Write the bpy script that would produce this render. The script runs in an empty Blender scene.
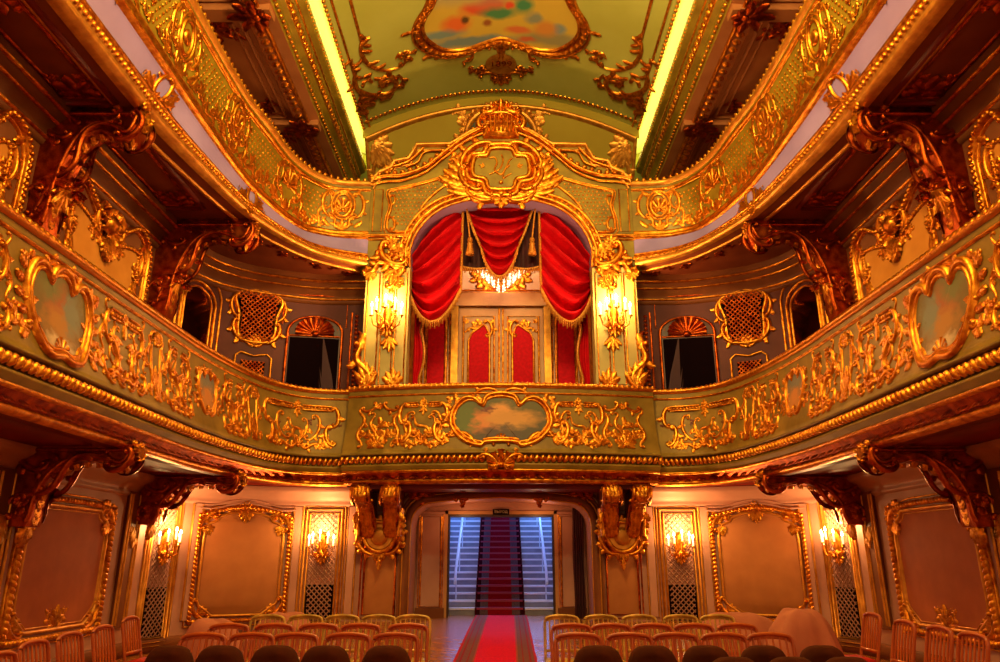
import bpy, math, random
from mathutils import Vector
from mathutils.geometry import tessellate_polygon
PI=math.pi; sin=math.sin; cos=math.cos
R=random.Random(7)
scene=bpy.context.scene
COL=scene.collection
# ------------------------------------------------------------------ camera maths (used to size things from the photograph)
F=730.;TH=math.radians(17.4);CX=501.;CY=331.;EYE=1.5
_c,_s=cos(TH),sin(TH)
def at(px,py,Y):
    u=(px-CX)/F; v=(CY-py)/F
    ry=_c-v*_s; rz=_s+v*_c; t=Y/ry
    return (u*t,Y,EYE+rz*t)
def atx(px,py,X):
    u=(px-CX)/F; v=(CY-py)/F
    ry=_c-v*_s; rz=_s+v*_c; t=X/u
    return (X,ry*t,EYE+rz*t)
# ------------------------------------------------------------------ materials
def lin(c):
    o=[]
    for x in c:
        x/=255.
        o.append(x/12.92 if x<=.04045 else ((x+.055)/1.055)**2.4)
    return (o[0],o[1],o[2],1)
def nodes(name):
    m=bpy.data.materials.new(name); m.use_nodes=True
    nt=m.node_tree; b=nt.nodes['Principled BSDF']
    return m,nt,b
def mat(name,col,rough=.5,metal=0.,col2=None,nscale=6.,namt=1.,bump=0.,bscale=40.,sheen=0.,emit=0.,spec=None,coat=0.,stretch=None):
    m,nt,b=nodes(name); N=nt.nodes; L=nt.links
    b.inputs['Base Color'].default_value=lin(col); b.inputs['Roughness'].default_value=rough; b.inputs['Metallic'].default_value=metal
    if spec is not None: b.inputs['Specular IOR Level'].default_value=spec
    if coat: b.inputs['Coat Weight'].default_value=coat
    tc=N.new('ShaderNodeTexCoord'); vec=tc.outputs['Object']
    if stretch:
        mp=N.new('ShaderNodeMapping'); mp.inputs['Scale'].default_value=stretch; L.new(vec,mp.inputs['Vector']); vec=mp.outputs['Vector']
    if col2 is not None:
        t=N.new('ShaderNodeTexNoise'); t.inputs['Scale'].default_value=nscale; t.inputs['Detail'].default_value=5
        r=N.new('ShaderNodeValToRGB'); r.color_ramp.elements[0].position=.35; r.color_ramp.elements[1].position=.68
        r.color_ramp.elements[0].color=lin(col2); r.color_ramp.elements[1].color=lin(col)
        L.new(vec,t.inputs['Vector']); L.new(t.outputs['Fac'],r.inputs['Fac']); L.new(r.outputs['Color'],b.inputs['Base Color'])
    if bump:
        t=N.new('ShaderNodeTexNoise'); t.inputs['Scale'].default_value=bscale; t.inputs['Detail'].default_value=3
        bp=N.new('ShaderNodeBump'); bp.inputs['Strength'].default_value=bump; bp.inputs['Distance'].default_value=.02
        L.new(vec,t.inputs['Vector']); L.new(t.outputs['Fac'],bp.inputs['Height']); L.new(bp.outputs['Normal'],b.inputs['Normal'])
    if sheen:
        b.inputs['Sheen Weight'].default_value=sheen; b.inputs['Sheen Roughness'].default_value=.4; b.inputs['Sheen Tint'].default_value=lin(col)
    if emit:
        b.inputs['Emission Color'].default_value=lin(col); b.inputs['Emission Strength'].default_value=emit
    return m
def painting(name,bot,top,blobs,warp=.16):
    m,nt,b=nodes(name); N=nt.nodes; L=nt.links
    b.inputs['Roughness'].default_value=.55
    a=N.new('ShaderNodeAttribute'); a.attribute_name='puv'
    nz=N.new('ShaderNodeTexNoise'); nz.inputs['Scale'].default_value=9; nz.inputs['Detail'].default_value=6
    L.new(a.outputs['Vector'],nz.inputs['Vector'])
    s=N.new('ShaderNodeVectorMath'); s.operation='SUBTRACT'; s.inputs[1].default_value=(.5,.5,.5); L.new(nz.outputs['Color'],s.inputs[0])
    k=N.new('ShaderNodeVectorMath'); k.operation='SCALE'; k.inputs['Scale'].default_value=warp*2; L.new(s.outputs['Vector'],k.inputs[0])
    ad=N.new('ShaderNodeVectorMath'); ad.operation='ADD'; L.new(a.outputs['Vector'],ad.inputs[0]); L.new(k.outputs['Vector'],ad.inputs[1])
    sp=N.new('ShaderNodeSeparateXYZ'); L.new(ad.outputs['Vector'],sp.inputs[0])
    rp=N.new('ShaderNodeValToRGB'); rp.color_ramp.elements[0].color=lin(bot); rp.color_ramp.elements[1].color=lin(top)
    rp.color_ramp.elements[0].position=.15; rp.color_ramp.elements[1].position=.8
    L.new(sp.outputs['Y'],rp.inputs['Fac']); cur=rp.outputs['Color']
    for (cx,cy,rx,ry,c) in blobs:
        d=N.new('ShaderNodeVectorMath'); d.operation='SUBTRACT'; d.inputs[1].default_value=(cx,cy,0); L.new(ad.outputs['Vector'],d.inputs[0])
        e=N.new('ShaderNodeVectorMath'); e.operation='MULTIPLY'; e.inputs[1].default_value=(1/rx,1/ry,0); L.new(d.outputs['Vector'],e.inputs[0])
        l=N.new('ShaderNodeVectorMath'); l.operation='LENGTH'; L.new(e.outputs['Vector'],l.inputs[0])
        mr=N.new('ShaderNodeMapRange'); mr.inputs['From Min'].default_value=1.35; mr.inputs['From Max'].default_value=.55; L.new(l.outputs['Value'],mr.inputs['Value'])
        mx=N.new('ShaderNodeMixRGB'); mx.inputs['Color2'].default_value=lin(c); L.new(mr.outputs['Result'],mx.inputs['Fac']); L.new(cur,mx.inputs['Color1']); cur=mx.outputs['Color']
    L.new(cur,b.inputs['Base Color'])
    return m
M={}
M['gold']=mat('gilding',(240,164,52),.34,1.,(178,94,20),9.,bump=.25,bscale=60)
M['gold_dark']=mat('dark_gilding',(204,96,30),.34,1.,(126,38,12),7.,bump=.3,bscale=50)  # gilding in a darker, redder colour
M['gold_soft']=mat('matt_gilding',(226,158,62),.45,.8,(190,120,40),6.,bump=.15)
M['olive']=mat('olive_paint',(154,116,42),.5,.1,(122,90,26),2.5,spec=.3)
M['rear']=mat('shaded_wall_brown',(104,52,46),.6,0,(84,40,36),1.4,spec=.2)  # wall brown with the pilaster's shadow put into the colour
M['green']=mat('green_gold_paint',(158,128,30),.45,.15,(126,96,16),2.5)
M['ceil']=mat('ceiling_paint',(184,182,90),.7,0,(174,170,78),.8,spec=.15)
M['tymp']=mat('tympanum_olive_paint',(168,142,48),.7,0,(158,130,40),.8,spec=.15)
M['door']=mat('golden_tan_door',(196,138,84),.5,0,(182,122,68),2.)
M['lattice']=mat('brown_lattice',(150,98,74),.5)
M['drape']=mat('dark_purple_drapery',(70,36,44),.8)
M['lav']=mat('lilac_stucco',(172,142,200),.6,0,(156,126,182),1.2,spec=.2)
M['gallery']=mat('gallery_brown_paint',(176,108,62),.6,0,(158,92,50),1.4,spec=.2)
M['rail']=mat('olive_gilt_rail',(214,138,46),.34,.9,(196,118,34),7.,bump=.2)
M['brown']=mat('brown_paint',(134,74,36),.6,0,(112,58,26),1.4,spec=.25)
M['dark']=mat('dark_brown_paint',(104,44,22),.5,0,(70,30,18),1.6)
M['red_soffit']=mat('red_brown_soffit',(128,22,12),.5,0,(104,16,8),2.,spec=.3)
M['cream']=mat('cream_paint',(180,154,84),.5,0,(164,136,66),2.)
M['pinkcream']=mat('pale_pink_paint',(232,196,170),.5,0,(206,160,120),2.)
M['tan']=mat('tan_paint',(192,136,114),.5,0,(176,118,96),1.5)
M['fabric']=mat('wall_damask',(172,102,46),.75,0,(160,92,38),3.,bump=.1,bscale=160)
M['coffer']=mat('brown_coffer',(150,74,44),.55,0,(128,58,32),1.6,spec=.2)
M['tanfield']=mat('tan_wall_field',(228,146,58),.65,0,(212,130,46),2.,spec=.2)
M['fabric_dim']=mat('wall_damask_brown',(186,92,40),.75,0,(172,82,34),3.,bump=.1,bscale=160)
M['velvet']=mat('red_velvet',(204,0,16),.7,0,(176,0,14),5.,sheen=.12,spec=.15)
M['velvet_dark']=mat('dark_red_velvet',(70,8,16),.8,0,(50,4,10),5.,sheen=.2)
M['damask']=mat('red_damask',(206,0,22),.7,0,(180,0,18),14.,spec=.15)
M['fringe']=mat('gold_fringe',(220,150,50),.5,.5,(170,90,24),30.)
M['wood']=mat('orange_wood',(204,96,20),.4,0,(168,68,12),8.,coat=.15,stretch=(1,1,.2))
M['wood_pale']=mat('olive_gilt_wood',(224,172,78),.38,.2,(150,112,40),8.)
M['seat_red']=mat('red_seat',(196,20,14),.7,0,(160,10,8),12.,sheen=.3)
M['upholst']=mat('brown_upholstery',(86,34,8),.85,0,(66,24,5),9.,sheen=.08,spec=.15)
M['sheet']=mat('pink_dust_sheet',(204,118,92),.85,0,(180,98,74),2.)
M['black']=mat('dark_void',(20,8,11),.9,spec=.0)
M['mirror']=mat('dim_mirror',(110,60,36),.08,1.)
M['iron']=mat('dark_bronze',(60,36,20),.4,.8)
M['candle']=mat('candle_wax',(250,226,170),.5,emit=1.2)
M['bulb']=mat('lit_bulb',(255,206,120),.4,emit=60.)
M['cove']=mat('cove_glow',(222,222,120),.7,emit=.3)  # cove plaster given a slight glow, standing in for lamplight on it
M['shaded_step']=mat('shaded_marble',(150,150,166),.5,0,(126,126,146),3.)  # marble darkened so the colour carries the shade on the risers
M['nosing']=mat('lit_step_edge',(236,236,244),.4)  # step edges painted lighter, as if catching the light
M['hall']=mat('pale_hall_plaster',(196,200,216),.6)
M['rod']=mat('lit_tread_line',(168,44,66),.6)  # bars painted in for the lit tread edges of the carpet
M['rail_white']=mat('pale_handrail',(226,232,246),.3)
M['dk_wood']=mat('dark_wood',(72,38,18),.4,0,(54,26,12),8.)
M['sign']=mat('dark_sign',(12,6,6),.9,spec=.0)
M['sign_text']=mat('pale_lettering',(200,170,130),.6)
M['crystal']=mat('crystal',(255,236,206),.05,emit=1.6)
M['ptblue']=mat('oculus_glass',(56,62,34),.2)
M['flower']=mat('dark_rose',(120,44,28),.45,.4,(86,26,18),20.)
M['paintA']=painting('cherub_painting',(66,44,12),(92,78,22),[(.3,.45,.18,.25,(206,110,40)),(.5,.62,.14,.22,(220,140,60)),(.62,.5,.3,.2,(196,128,44)),(.5,.15,.2,.18,(70,30,14)),(.1,.5,.12,.4,(92,96,30)),(.36,.72,.05,.09,(110,40,18))])
M['paintB']=painting('landscape_painting',(116,80,32),(112,92,48),[(.45,.6,.22,.3,(158,82,40)),(.5,.35,.3,.2,(172,112,40)),(.72,.55,.15,.3,(120,120,110)),(.3,.8,.2,.2,(110,104,60)),(.5,.06,.3,.12,(206,170,140))])
M['paintC']=painting('small_oval_painting',(196,120,46),(106,100,84),[(.5,.4,.25,.25,(200,120,50)),(.45,.75,.3,.15,(120,110,100))])
M['paintCeil']=painting('ceiling_sky_painting',(196,160,60),(206,172,64),[(0.318, 0.944, 0.324, 0.038, (118, 136, 136)), (0.118, 0.868, 0.141, 0.038, (124, 144, 140)), (0.847, 0.912, 0.235, 0.056, (150, 140, 96)), (0.212, 0.806, 0.094, 0.056, (222, 104, 44)), (0.276, 0.787, 0.029, 0.025, (90, 60, 30)), (0.365, 0.718, 0.118, 0.044, (214, 84, 48)), (0.447, 0.68, 0.082, 0.044, (206, 96, 60)), (0.482, 0.743, 0.118, 0.038, (70, 130, 86)), (0.641, 0.693, 0.059, 0.05, (64, 132, 92)), (0.553, 0.693, 0.029, 0.025, (214, 70, 44)), (0.612, 0.862, 0.082, 0.025, (208, 110, 60)), (0.712, 0.774, 0.053, 0.038, (134, 140, 120)), (0.871, 0.831, 0.041, 0.038, (130, 146, 146)), (0.788, 0.843, 0.071, 0.056, (204, 136, 60)), (0.671, 0.925, 0.059, 0.019, (196, 96, 56)), (0.418, 0.818, 0.029, 0.025, (150, 84, 40)), (0.318, 0.505, 0.353, 0.157, (150, 150, 130)), (0.729, 0.536, 0.235, 0.075, (210, 120, 60))],warp=.035)
# floor: parquet
m,nt,b=nodes('parquet'); N=nt.nodes; L=nt.links
tc=N.new('ShaderNodeTexCoord'); br=N.new('ShaderNodeTexBrick'); br.inputs['Scale'].default_value=3.
br.inputs['Color1'].default_value=lin((176,104,46)); br.inputs['Color2'].default_value=lin((150,84,36)); br.inputs['Mortar'].default_value=lin((96,50,20)); br.inputs['Mortar Size'].default_value=.008
mp=N.new('ShaderNodeMapping'); mp.inputs['Rotation'].default_value=(0,0,PI/4); L.new(tc.outputs['Object'],mp.inputs['Vector']); L.new(mp.outputs['Vector'],br.inputs['Vector']); L.new(br.outputs['Color'],b.inputs['Base Color']); b.inputs['Roughness'].default_value=.25
M['floor']=m
# carpet: bands across its width (object X)
def banded(name,stops,rough=.9,noise=40.):
    m,nt,b=nodes(name); N=nt.nodes; L=nt.links
    a=N.new('ShaderNodeAttribute'); a.attribute_name='puv'; sp=N.new('ShaderNodeSeparateXYZ'); L.new(a.outputs['Vector'],sp.inputs[0])
    r=N.new('ShaderNodeValToRGB'); r.color_ramp.interpolation='CONSTANT'
    els=r.color_ramp.elements
    els[0].position=stops[0][0]; els[0].color=lin(stops[0][1]); els[1].position=stops[1][0]; els[1].color=lin(stops[1][1])
    for p,c in stops[2:]:
        e=els.new(p); e.color=lin(c)
    L.new(sp.outputs['X'],r.inputs['Fac'])
    t=N.new('ShaderNodeTexNoise'); t.inputs['Scale'].default_value=noise; tc=N.new('ShaderNodeTexCoord'); L.new(tc.outputs['Object'],t.inputs['Vector'])
    mr=N.new('ShaderNodeMapRange'); mr.inputs['From Min'].default_value=.3; mr.inputs['From Max'].default_value=.7; mr.inputs['To Min'].default_value=.7; mr.inputs['To Max'].default_value=1.1
    L.new(t.outputs['Fac'],mr.inputs['Value'])
    mx=N.new('ShaderNodeMixRGB'); mx.blend_type='MULTIPLY'; mx.inputs['Fac'].default_value=1; L.new(r.outputs['Color'],mx.inputs['Color1']); L.new(mr.outputs['Result'],mx.inputs['Color2'])
    L.new(mx.outputs['Color'],b.inputs['Base Color']); b.inputs['Roughness'].default_value=rough
    b.inputs['Specular IOR Level'].default_value=.1
    return m
_r=(226,8,34); _g=(128,74,62); _d=(150,20,28)
M['carpet']=banded('red_runner',[(0,(190,20,24)),(.035,_g),(.07,_d),(.09,_g),(.16,_d),(.175,_g),(.23,(176,70,50)),(.25,_r),(.75,(176,70,50)),(.77,_g),(.825,_d),(.84,_g),(.91,_d),(.93,_g),(.965,(190,20,24))])
_k=(84,10,22); _m=(110,84,96)
M['stair_carpet']=banded('stair_runner_red',[(0,_k),(.02,(60,10,24)),(.1,_m),(.26,(150,12,30)),(.74,_m),(.9,(60,10,24)),(.98,_k)])

# ------------------------------------------------------------------ mesh builder
class MB:
    def __init__(s): s.v=[]; s.f=[]; s.uv=None
    def add(s,vs,fs):
        o=len(s.v); s.v+=vs; s.f+=[tuple(i+o for i in f) for f in fs]
    def grid(s,rows,closed=False):
        o=len(s.v); n=len(rows[0])
        for r in rows: s.v+=r
        for i in range(len(rows)-1):
            for j in range(n-1 if not closed else n):
                k=(j+1)%n
                s.f.append((o+i*n+j,o+i*n+k,o+(i+1)*n+k,o+(i+1)*n+j))
    def box(s,x0,x1,y0,y1,z0,z1,M_=None):
        vs=[(x,y,z) for x in (x0,x1) for y in (y0,y1) for z in (z0,z1)]
        if M_: vs=[M_(*q) for q in vs]
        s.add(vs,[(0,1,3,2),(4,6,7,5),(0,4,5,1),(2,3,7,6),(0,2,6,4),(1,5,7,3)])
ORG={}
def setp(o,label=None,cat=None,group=None,kind=None):
    if label: o['label']=label
    if cat: o['category']=cat
    if group: o['group']=group
    if kind: o['kind']=kind
    return o
def thing(name,label,cat,loc=(0,0,0),group=None):
    o=bpy.data.objects.new(name,None); COL.objects.link(o); o.location=loc; o.empty_display_size=.1
    ORG[o.name]=tuple(loc); return setp(o,label,cat,group)
def obj(name,mb,m,parent=None,label=None,smooth=True,loc=None,kind=None,autos=None):
    org=ORG.get(parent.name,(0,0,0)) if parent else (loc or (0,0,0))
    me=bpy.data.meshes.new(name)
    ox,oy,oz=org
    me.from_pydata([(x-ox,y-oy,z-oz) for x,y,z in mb.v],[],mb.f)
    if mb.uv:
        at_=me.attributes.new('puv','FLOAT_VECTOR','POINT'); at_.data.foreach_set('vector',[c for q in mb.uv for c in (q[0],q[1],0)])
    if smooth: me.polygons.foreach_set('use_smooth',[True]*len(me.polygons))
    me.materials.append(M[m] if isinstance(m,str) else m); me.update()
    o=bpy.data.objects.new(name,me); COL.objects.link(o)
    if parent: o.parent=parent
    else: o.location=org
    ORG[o.name]=org
    if label: o['label']=label
    if kind: o['kind']=kind
    if smooth and autos is not None:
        md=None
        try:
            me.set_sharp_from_angle(angle=math.radians(autos))
        except Exception: pass
    return o
def struct(name,mb,m,parent=None,smooth=False):
    o=obj(name,mb,m,parent,smooth=smooth)
    if not parent: o['kind']='structure'
    return o
def copy_tree(o,parent=None):
    c=o.copy(); COL.objects.link(c)
    if parent is not None: c.parent=parent
    for ch in list(o.children): copy_tree(ch,c)
    return c
def mirror(o,label=None):
    c=copy_tree(o); c.location.x=-o.location.x; c.scale.x=-1; c.rotation_euler.z=-o.rotation_euler.z
    if label: c['label']=label
    return c
def mirror_s(o,name):
    c=copy_tree(o); c.location.x=-o.location.x; c.scale.x=-1; c.name=name
    return c
# ------------------------------------------------------------------ relief primitives in (u,v,w)
def ident(u,v,w): return (u,v,w)
PROF=[(-1,0),(-.72,.68),(0,1),(.72,.68),(1,0)]
def relief(mb,Mp,pts,r,h=None,closed=False,w0=0.):
    n=len(pts)
    if h is None: h=r if not callable(r) else None
    rows=[]
    for i,(x,y) in enumerate(pts):
        if closed: a=pts[i-1]; b=pts[(i+1)%n]
        else: a=pts[max(i-1,0)]; b=pts[min(i+1,n-1)]
        dx,dy=b[0]-a[0],b[1]-a[1]; l=math.hypot(dx,dy) or 1; nx,ny=-dy/l,dx/l
        t=i/max(n-1,1)
        rr=r(t) if callable(r) else r; hh=(h(t) if callable(h) else h) if h is not None else rr
        rows.append([Mp(x+nx*q*rr,y+ny*q*rr,w0+p*hh) for q,p in PROF])
    if closed: rows.append(rows[0])
    mb.grid(rows)
def bead(mb,Mp,x,y,r,w0=0.,h=None,n=6):
    h=r if h is None else h
    vs=[Mp(x,y,w0+h)]
    for ph,k in ((.5,.92),(1.15,.42)):
        for j in range(n):
            a=2*PI*j/n; vs.append(Mp(x+r*sin(ph)*cos(a)*1.1,y+r*sin(ph)*sin(a)*1.1,w0+h*k))
    for j in range(n):
        a=2*PI*j/n; vs.append(Mp(x+r*cos(a),y+r*sin(a),w0))
    fs=[(0,1+j,1+(j+1)%n) for j in range(n)]
    for k in (0,1):
        fs+=[(1+k*n+j,1+(k+1)*n+j,1+(k+1)*n+(j+1)%n,1+k*n+(j+1)%n) for j in range(n)]
    mb.add(vs,fs)
def plen(pts): return sum(math.dist(pts[i],pts[i+1]) for i in range(len(pts)-1))
def walk(pts,step,closed=False):
    if closed: pts=list(pts)+[pts[0]]
    L_=plen(pts); n=max(1,round(L_/step)); out=[]; acc=0; k=0
    seg=[math.dist(pts[i],pts[i+1]) for i in range(len(pts)-1)]
    for i in range(n if closed else n+1):
        d=L_*i/n
        while k<len(seg)-1 and acc+seg[k]<d: acc+=seg[k]; k+=1
        t=(d-acc)/(seg[k] or 1); a,b=pts[k],pts[k+1]
        out.append((a[0]+(b[0]-a[0])*t,a[1]+(b[1]-a[1])*t,math.atan2(b[1]-a[1],b[0]-a[0])))
    return out
def beads(mb,Mp,pts,step,r,closed=False,w0=0.,n=6):
    for x,y,_ in walk(pts,step,closed): bead(mb,Mp,x,y,r,w0,n=n)
def rope(mb,Mp,pts,step,r,closed=False,w0=0.,tilt=.7):
    for x,y,a in walk(pts,step,closed):
        dx,dy=cos(a+tilt),sin(a+tilt)
        relief(mb,Mp,[(x-dx*r,y-dy*r),(x-dx*r*.5,y-dy*r*.5),(x+dx*r*.5,y+dy*r*.5),(x+dx*r,y+dy*r)],lambda t:step*.5*(.3+.7*sin(PI*t)),lambda t:r*.2+r*.7*sin(PI*t),w0=w0)
def leaf(mb,Mp,P,ang,L_,W,bend=0.,h=.03,lobes=3,w0=0.):
    L_*=.88; W*=1.12
    n=lobes*3+1; x,y=P; rows=[]
    for i in range(n+1):
        t=i/n; a=ang+bend*t
        hw=W*(sin(PI*(.1+.82*t))**.6)*(.62+.38*abs(sin(lobes*PI*t+.4)))*(1.05-.2*t)
        if i==n: hw=W*.12
        lift=h*(.5+.7*t*(1.6-t)); nx,ny=-sin(a),cos(a)
        rows.append([Mp(x+nx*hw*q,y+ny*hw*q,w0+p*h+(lift if abs(q)<1 else lift*.45)) for q,p in ((-1,0),(-.5,.75),(0,.35),(.5,.75),(1,0))])
        x+=cos(a)*L_/n; y+=sin(a)*L_/n
    mb.grid(rows)
def rosette(mb,Mp,x,y,r,n=6,w0=0.,h=None):
    h=h or r*.4
    for i in range(n):
        a=2*PI*i/n; leaf(mb,Mp,(x+cos(a)*r*.15,y+sin(a)*r*.15),a,r*.9,r*.36,0,h*.5,1,w0)
    bead(mb,Mp,x,y,r*.3,w0+h*.3)
def shell(mb,Mp,x,y,r,ang=PI/2,n=7,spread=2.6,h=.04,w0=0.):
    for i in range(n):
        a=ang+spread*(i/(n-1)-.5); k=1-.18*abs(2*i/(n-1)-1)
        relief(mb,Mp,[(x+cos(a)*r*k*t,y+sin(a)*r*k*t) for t in (.1,.4,.7,.92,1.02)],lambda t:r*spread/n*.55*(.25+.75*t),lambda t:h*(.5+.9*t),w0=w0)
    bead(mb,Mp,x,y,r*.2,w0,h*1.4)
def scroll_path(P,Q,kind='C',A=1.3,B=4.6,m=5,N=34,flip=1):
    pts=[(0.,0.)]; x=y=0.
    for i in range(N):
        q=2*(i+.5)/N-1
        if kind=='C': th=A*q+B*math.copysign(abs(q)**m,q)
        else: th=A*math.cos(PI*q)+B*abs(q)**m
        x+=cos(th)/N; y+=sin(th)/N; pts.append((x,y))
    k=int(.16*N); a=pts[k]; b=pts[N-k]
    ca=complex(*a); cb=complex(*b); T=(complex(*Q)-complex(*P))/((cb-ca) if flip>0 else (cb-ca).conjugate())
    out=[]
    for p in pts:
        z=complex(*p)-ca
        if flip<0: z=z.conjugate()
        z=complex(*P)+T*z; out.append((z.real,z.imag))
    return out
def scroll(mb,Mp,P,Q,kind='C',flip=1,r=.03,h=None,A=1.3,B=4.6,eye=True,w0=0.,leaves=0):
    pts=scroll_path(P,Q,kind,A,B,flip=flip)
    hh=h or r*1.2
    relief(mb,Mp,pts,lambda t:r*(.45+.55*sin(PI*t)),lambda t:hh*(.6+.4*sin(PI*t)),w0=w0)
    if eye:
        bead(mb,Mp,*pts[0],r*.8,w0,hh*1.3); bead(mb,Mp,*pts[-1],r*.8,w0,hh*1.3)
    if leaves:
        n=len(pts)
        for i in range(leaves):
            k=int(n*(.25+.5*(i+.5)/leaves)); a=math.atan2(pts[k+1][1]-pts[k][1],pts[k+1][0]-pts[k][0])
            s_=-1 if flip>0 else 1
            leaf(mb,Mp,pts[k],a+s_*.6,r*3.8,r*1.15,s_*1.5,r*.5,2,w0)
    return pts
def rinceau(mb,Mp,P,ang,L_,r,curl=1,n=5,w0=0.):
    """leafy branch that curls into a spiral"""
    x,y=P; a=ang; N=22; pts=[]
    for i in range(N):
        t=i/N; pts.append((x,y)); a+=curl*(.02+.42*t*t); x+=cos(a)*L_/N*(1-.45*t); y+=sin(a)*L_/N*(1-.45*t)
    relief(mb,Mp,pts,lambda t:r*(1-.5*t),lambda t:r*(1.1-.4*t),w0=w0)
    for i in range(n):
        k=int((i+.3)/n*(N-4)); aa=math.atan2(pts[k+1][1]-pts[k][1],pts[k+1][0]-pts[k][0]); sd=1 if i%2 else -1
        leaf(mb,Mp,pts[k],aa+sd*.6,L_*.3*(1-.4*i/n),r*2.2*(1-.3*i/n),sd*.9,r*.7,3,w0)
    rosette(mb,Mp,*pts[-1],r*2.2,5,w0)
def spray(mb,Mp,P,ang,L_,n=5,spread=1.8,W=None,h=.025,w0=0.):
    for i in range(n):
        q=i/(n-1)-.5 if n>1 else 0
        leaf(mb,Mp,P,ang+spread*q,L_*(1-.5*abs(q)),(W or L_*.2),spread*q*.7,h,3,w0)
def flowers(mb,Mp,x,y,r,n,rr):
    for i in range(n):
        a=rr.random()*6.28; d=r*math.sqrt(rr.random()); rosette(mb,Mp,x+cos(a)*d,y+sin(a)*d,r*rr.uniform(.22,.4),5)
def ngon(mb,Mp,pts,w=0.,uvbox=None):
    tris=tessellate_polygon([[Vector((p[0],p[1],0)) for p in pts]])
    o=len(mb.v); mb.v+=[Mp(p[0],p[1],w) for p in pts]
    mb.f+=[tuple(o+i for i in t) for t in tris]
def canvas(Mp,pts,w=.01,rings=6):
    """painted field filling a closed outline, with 0..1 paint coordinates"""
    mb=MB(); mb.uv=[]
    xs=[p[0] for p in pts]; ys=[p[1] for p in pts]; x0,x1,y0,y1=min(xs),max(xs),min(ys),max(ys); cx,cy=(x0+x1)/2,(y0+y1)/2
    def put(x,y): mb.v.append(Mp(x,y,w)); mb.uv.append(((x-x0)/(x1-x0),(y-y0)/(y1-y0)))
    put(cx,cy); n=len(pts)
    for k in range(1,rings+1):
        for p in pts: put(cx+(p[0]-cx)*k/rings,cy+(p[1]-cy)*k/rings)
    mb.f+=[(0,1+j,1+(j+1)%n) for j in range(n)]
    for k in range(rings-1):
        mb.f+=[(1+k*n+j,1+(k+1)*n+j,1+(k+1)*n+(j+1)%n,1+k*n+(j+1)%n) for j in range(n)]
    return mb
def scaled(pts,d):
    xs=[p[0] for p in pts]; ys=[p[1] for p in pts]; cx,cy=(min(xs)+max(xs))/2,(min(ys)+max(ys))/2
    w,h=max(xs)-min(xs),max(ys)-min(ys); a,b=(w+2*d)/w,(h+2*d)/h
    return [(cx+(p[0]-cx)*a,cy+(p[1]-cy)*b) for p in pts]
def smooth_closed(pts,n=6):
    out=[]; N=len(pts)
    for i in range(N):
        p0,p1,p2,p3=pts[i-1],pts[i],pts[(i+1)%N],pts[(i+2)%N]
        for k in range(n):
            t=k/n
            out.append(tuple(.5*((2*p1[c])+(-p0[c]+p2[c])*t+(2*p0[c]-5*p1[c]+4*p2[c]-p3[c])*t*t+(-p0[c]+3*p1[c]-3*p2[c]+p3[c])*t**3) for c in range(2)))
    return out
def smooth_open(pts,n=6):
    out=[]; N=len(pts)
    for i in range(N-1):
        p0,p1,p2,p3=pts[max(i-1,0)],pts[i],pts[i+1],pts[min(i+2,N-1)]
        for k in range(n):
            t=k/n
            out.append(tuple(.5*((2*p1[c])+(-p0[c]+p2[c])*t+(2*p0[c]-5*p1[c]+4*p2[c]-p3[c])*t*t+(-p0[c]+3*p1[c]-3*p2[c]+p3[c])*t**3) for c in range(2)))
    out.append(tuple(pts[-1])); return out
# ------------------------------------------------------------------ plan paths
class Path:
    STEP=.05
    def __init__(s,pts,n=12):
        d=smooth_open(pts,n); w=walk(d,s.STEP)
        s.p=[(a[0],a[1]) for a in w]; s.L=plen(s.p); s.st=s.L/(len(s.p)-1)
        s.t=[]
        for i in range(len(s.p)):
            a=s.p[max(i-2,0)]; b=s.p[min(i+2,len(s.p)-1)]; l=math.dist(a,b); s.t.append(((b[0]-a[0])/l,(b[1]-a[1])/l))
    def at(s,q):
        f=q/s.st; i=max(0,min(int(f),len(s.p)-2)); t=f-i
        a,b=s.p[i],s.p[i+1]; ta,tb=s.t[i],s.t[i+1]; c=max(0,min(1,t))
        tx=ta[0]+(tb[0]-ta[0])*c; ty=ta[1]+(tb[1]-ta[1])*c
        return a[0]+(b[0]-a[0])*t,a[1]+(b[1]-a[1])*t,ty,-tx
    def pt(s,q,n,z):
        x,y,nx,ny=s.at(q); return (x+nx*n,y+ny*n,z)
    def surf(s,s0,z0,nf=None):
        if nf is None: return lambda u,v,w: s.pt(s0+u,w,z0+v)
        return lambda u,v,w: s.pt(s0+u,nf(z0+v)+w,z0+v)
    def sweep(s,mb,prof,s0=0.,s1=None,step=.16):
        s1=s.L if s1 is None else s1; n=max(1,int((s1-s0)/step))
        mb.grid([[s.pt(s0+(s1-s0)*i/n,a,z) for a,z in prof] for i in range(n+1)])
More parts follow.
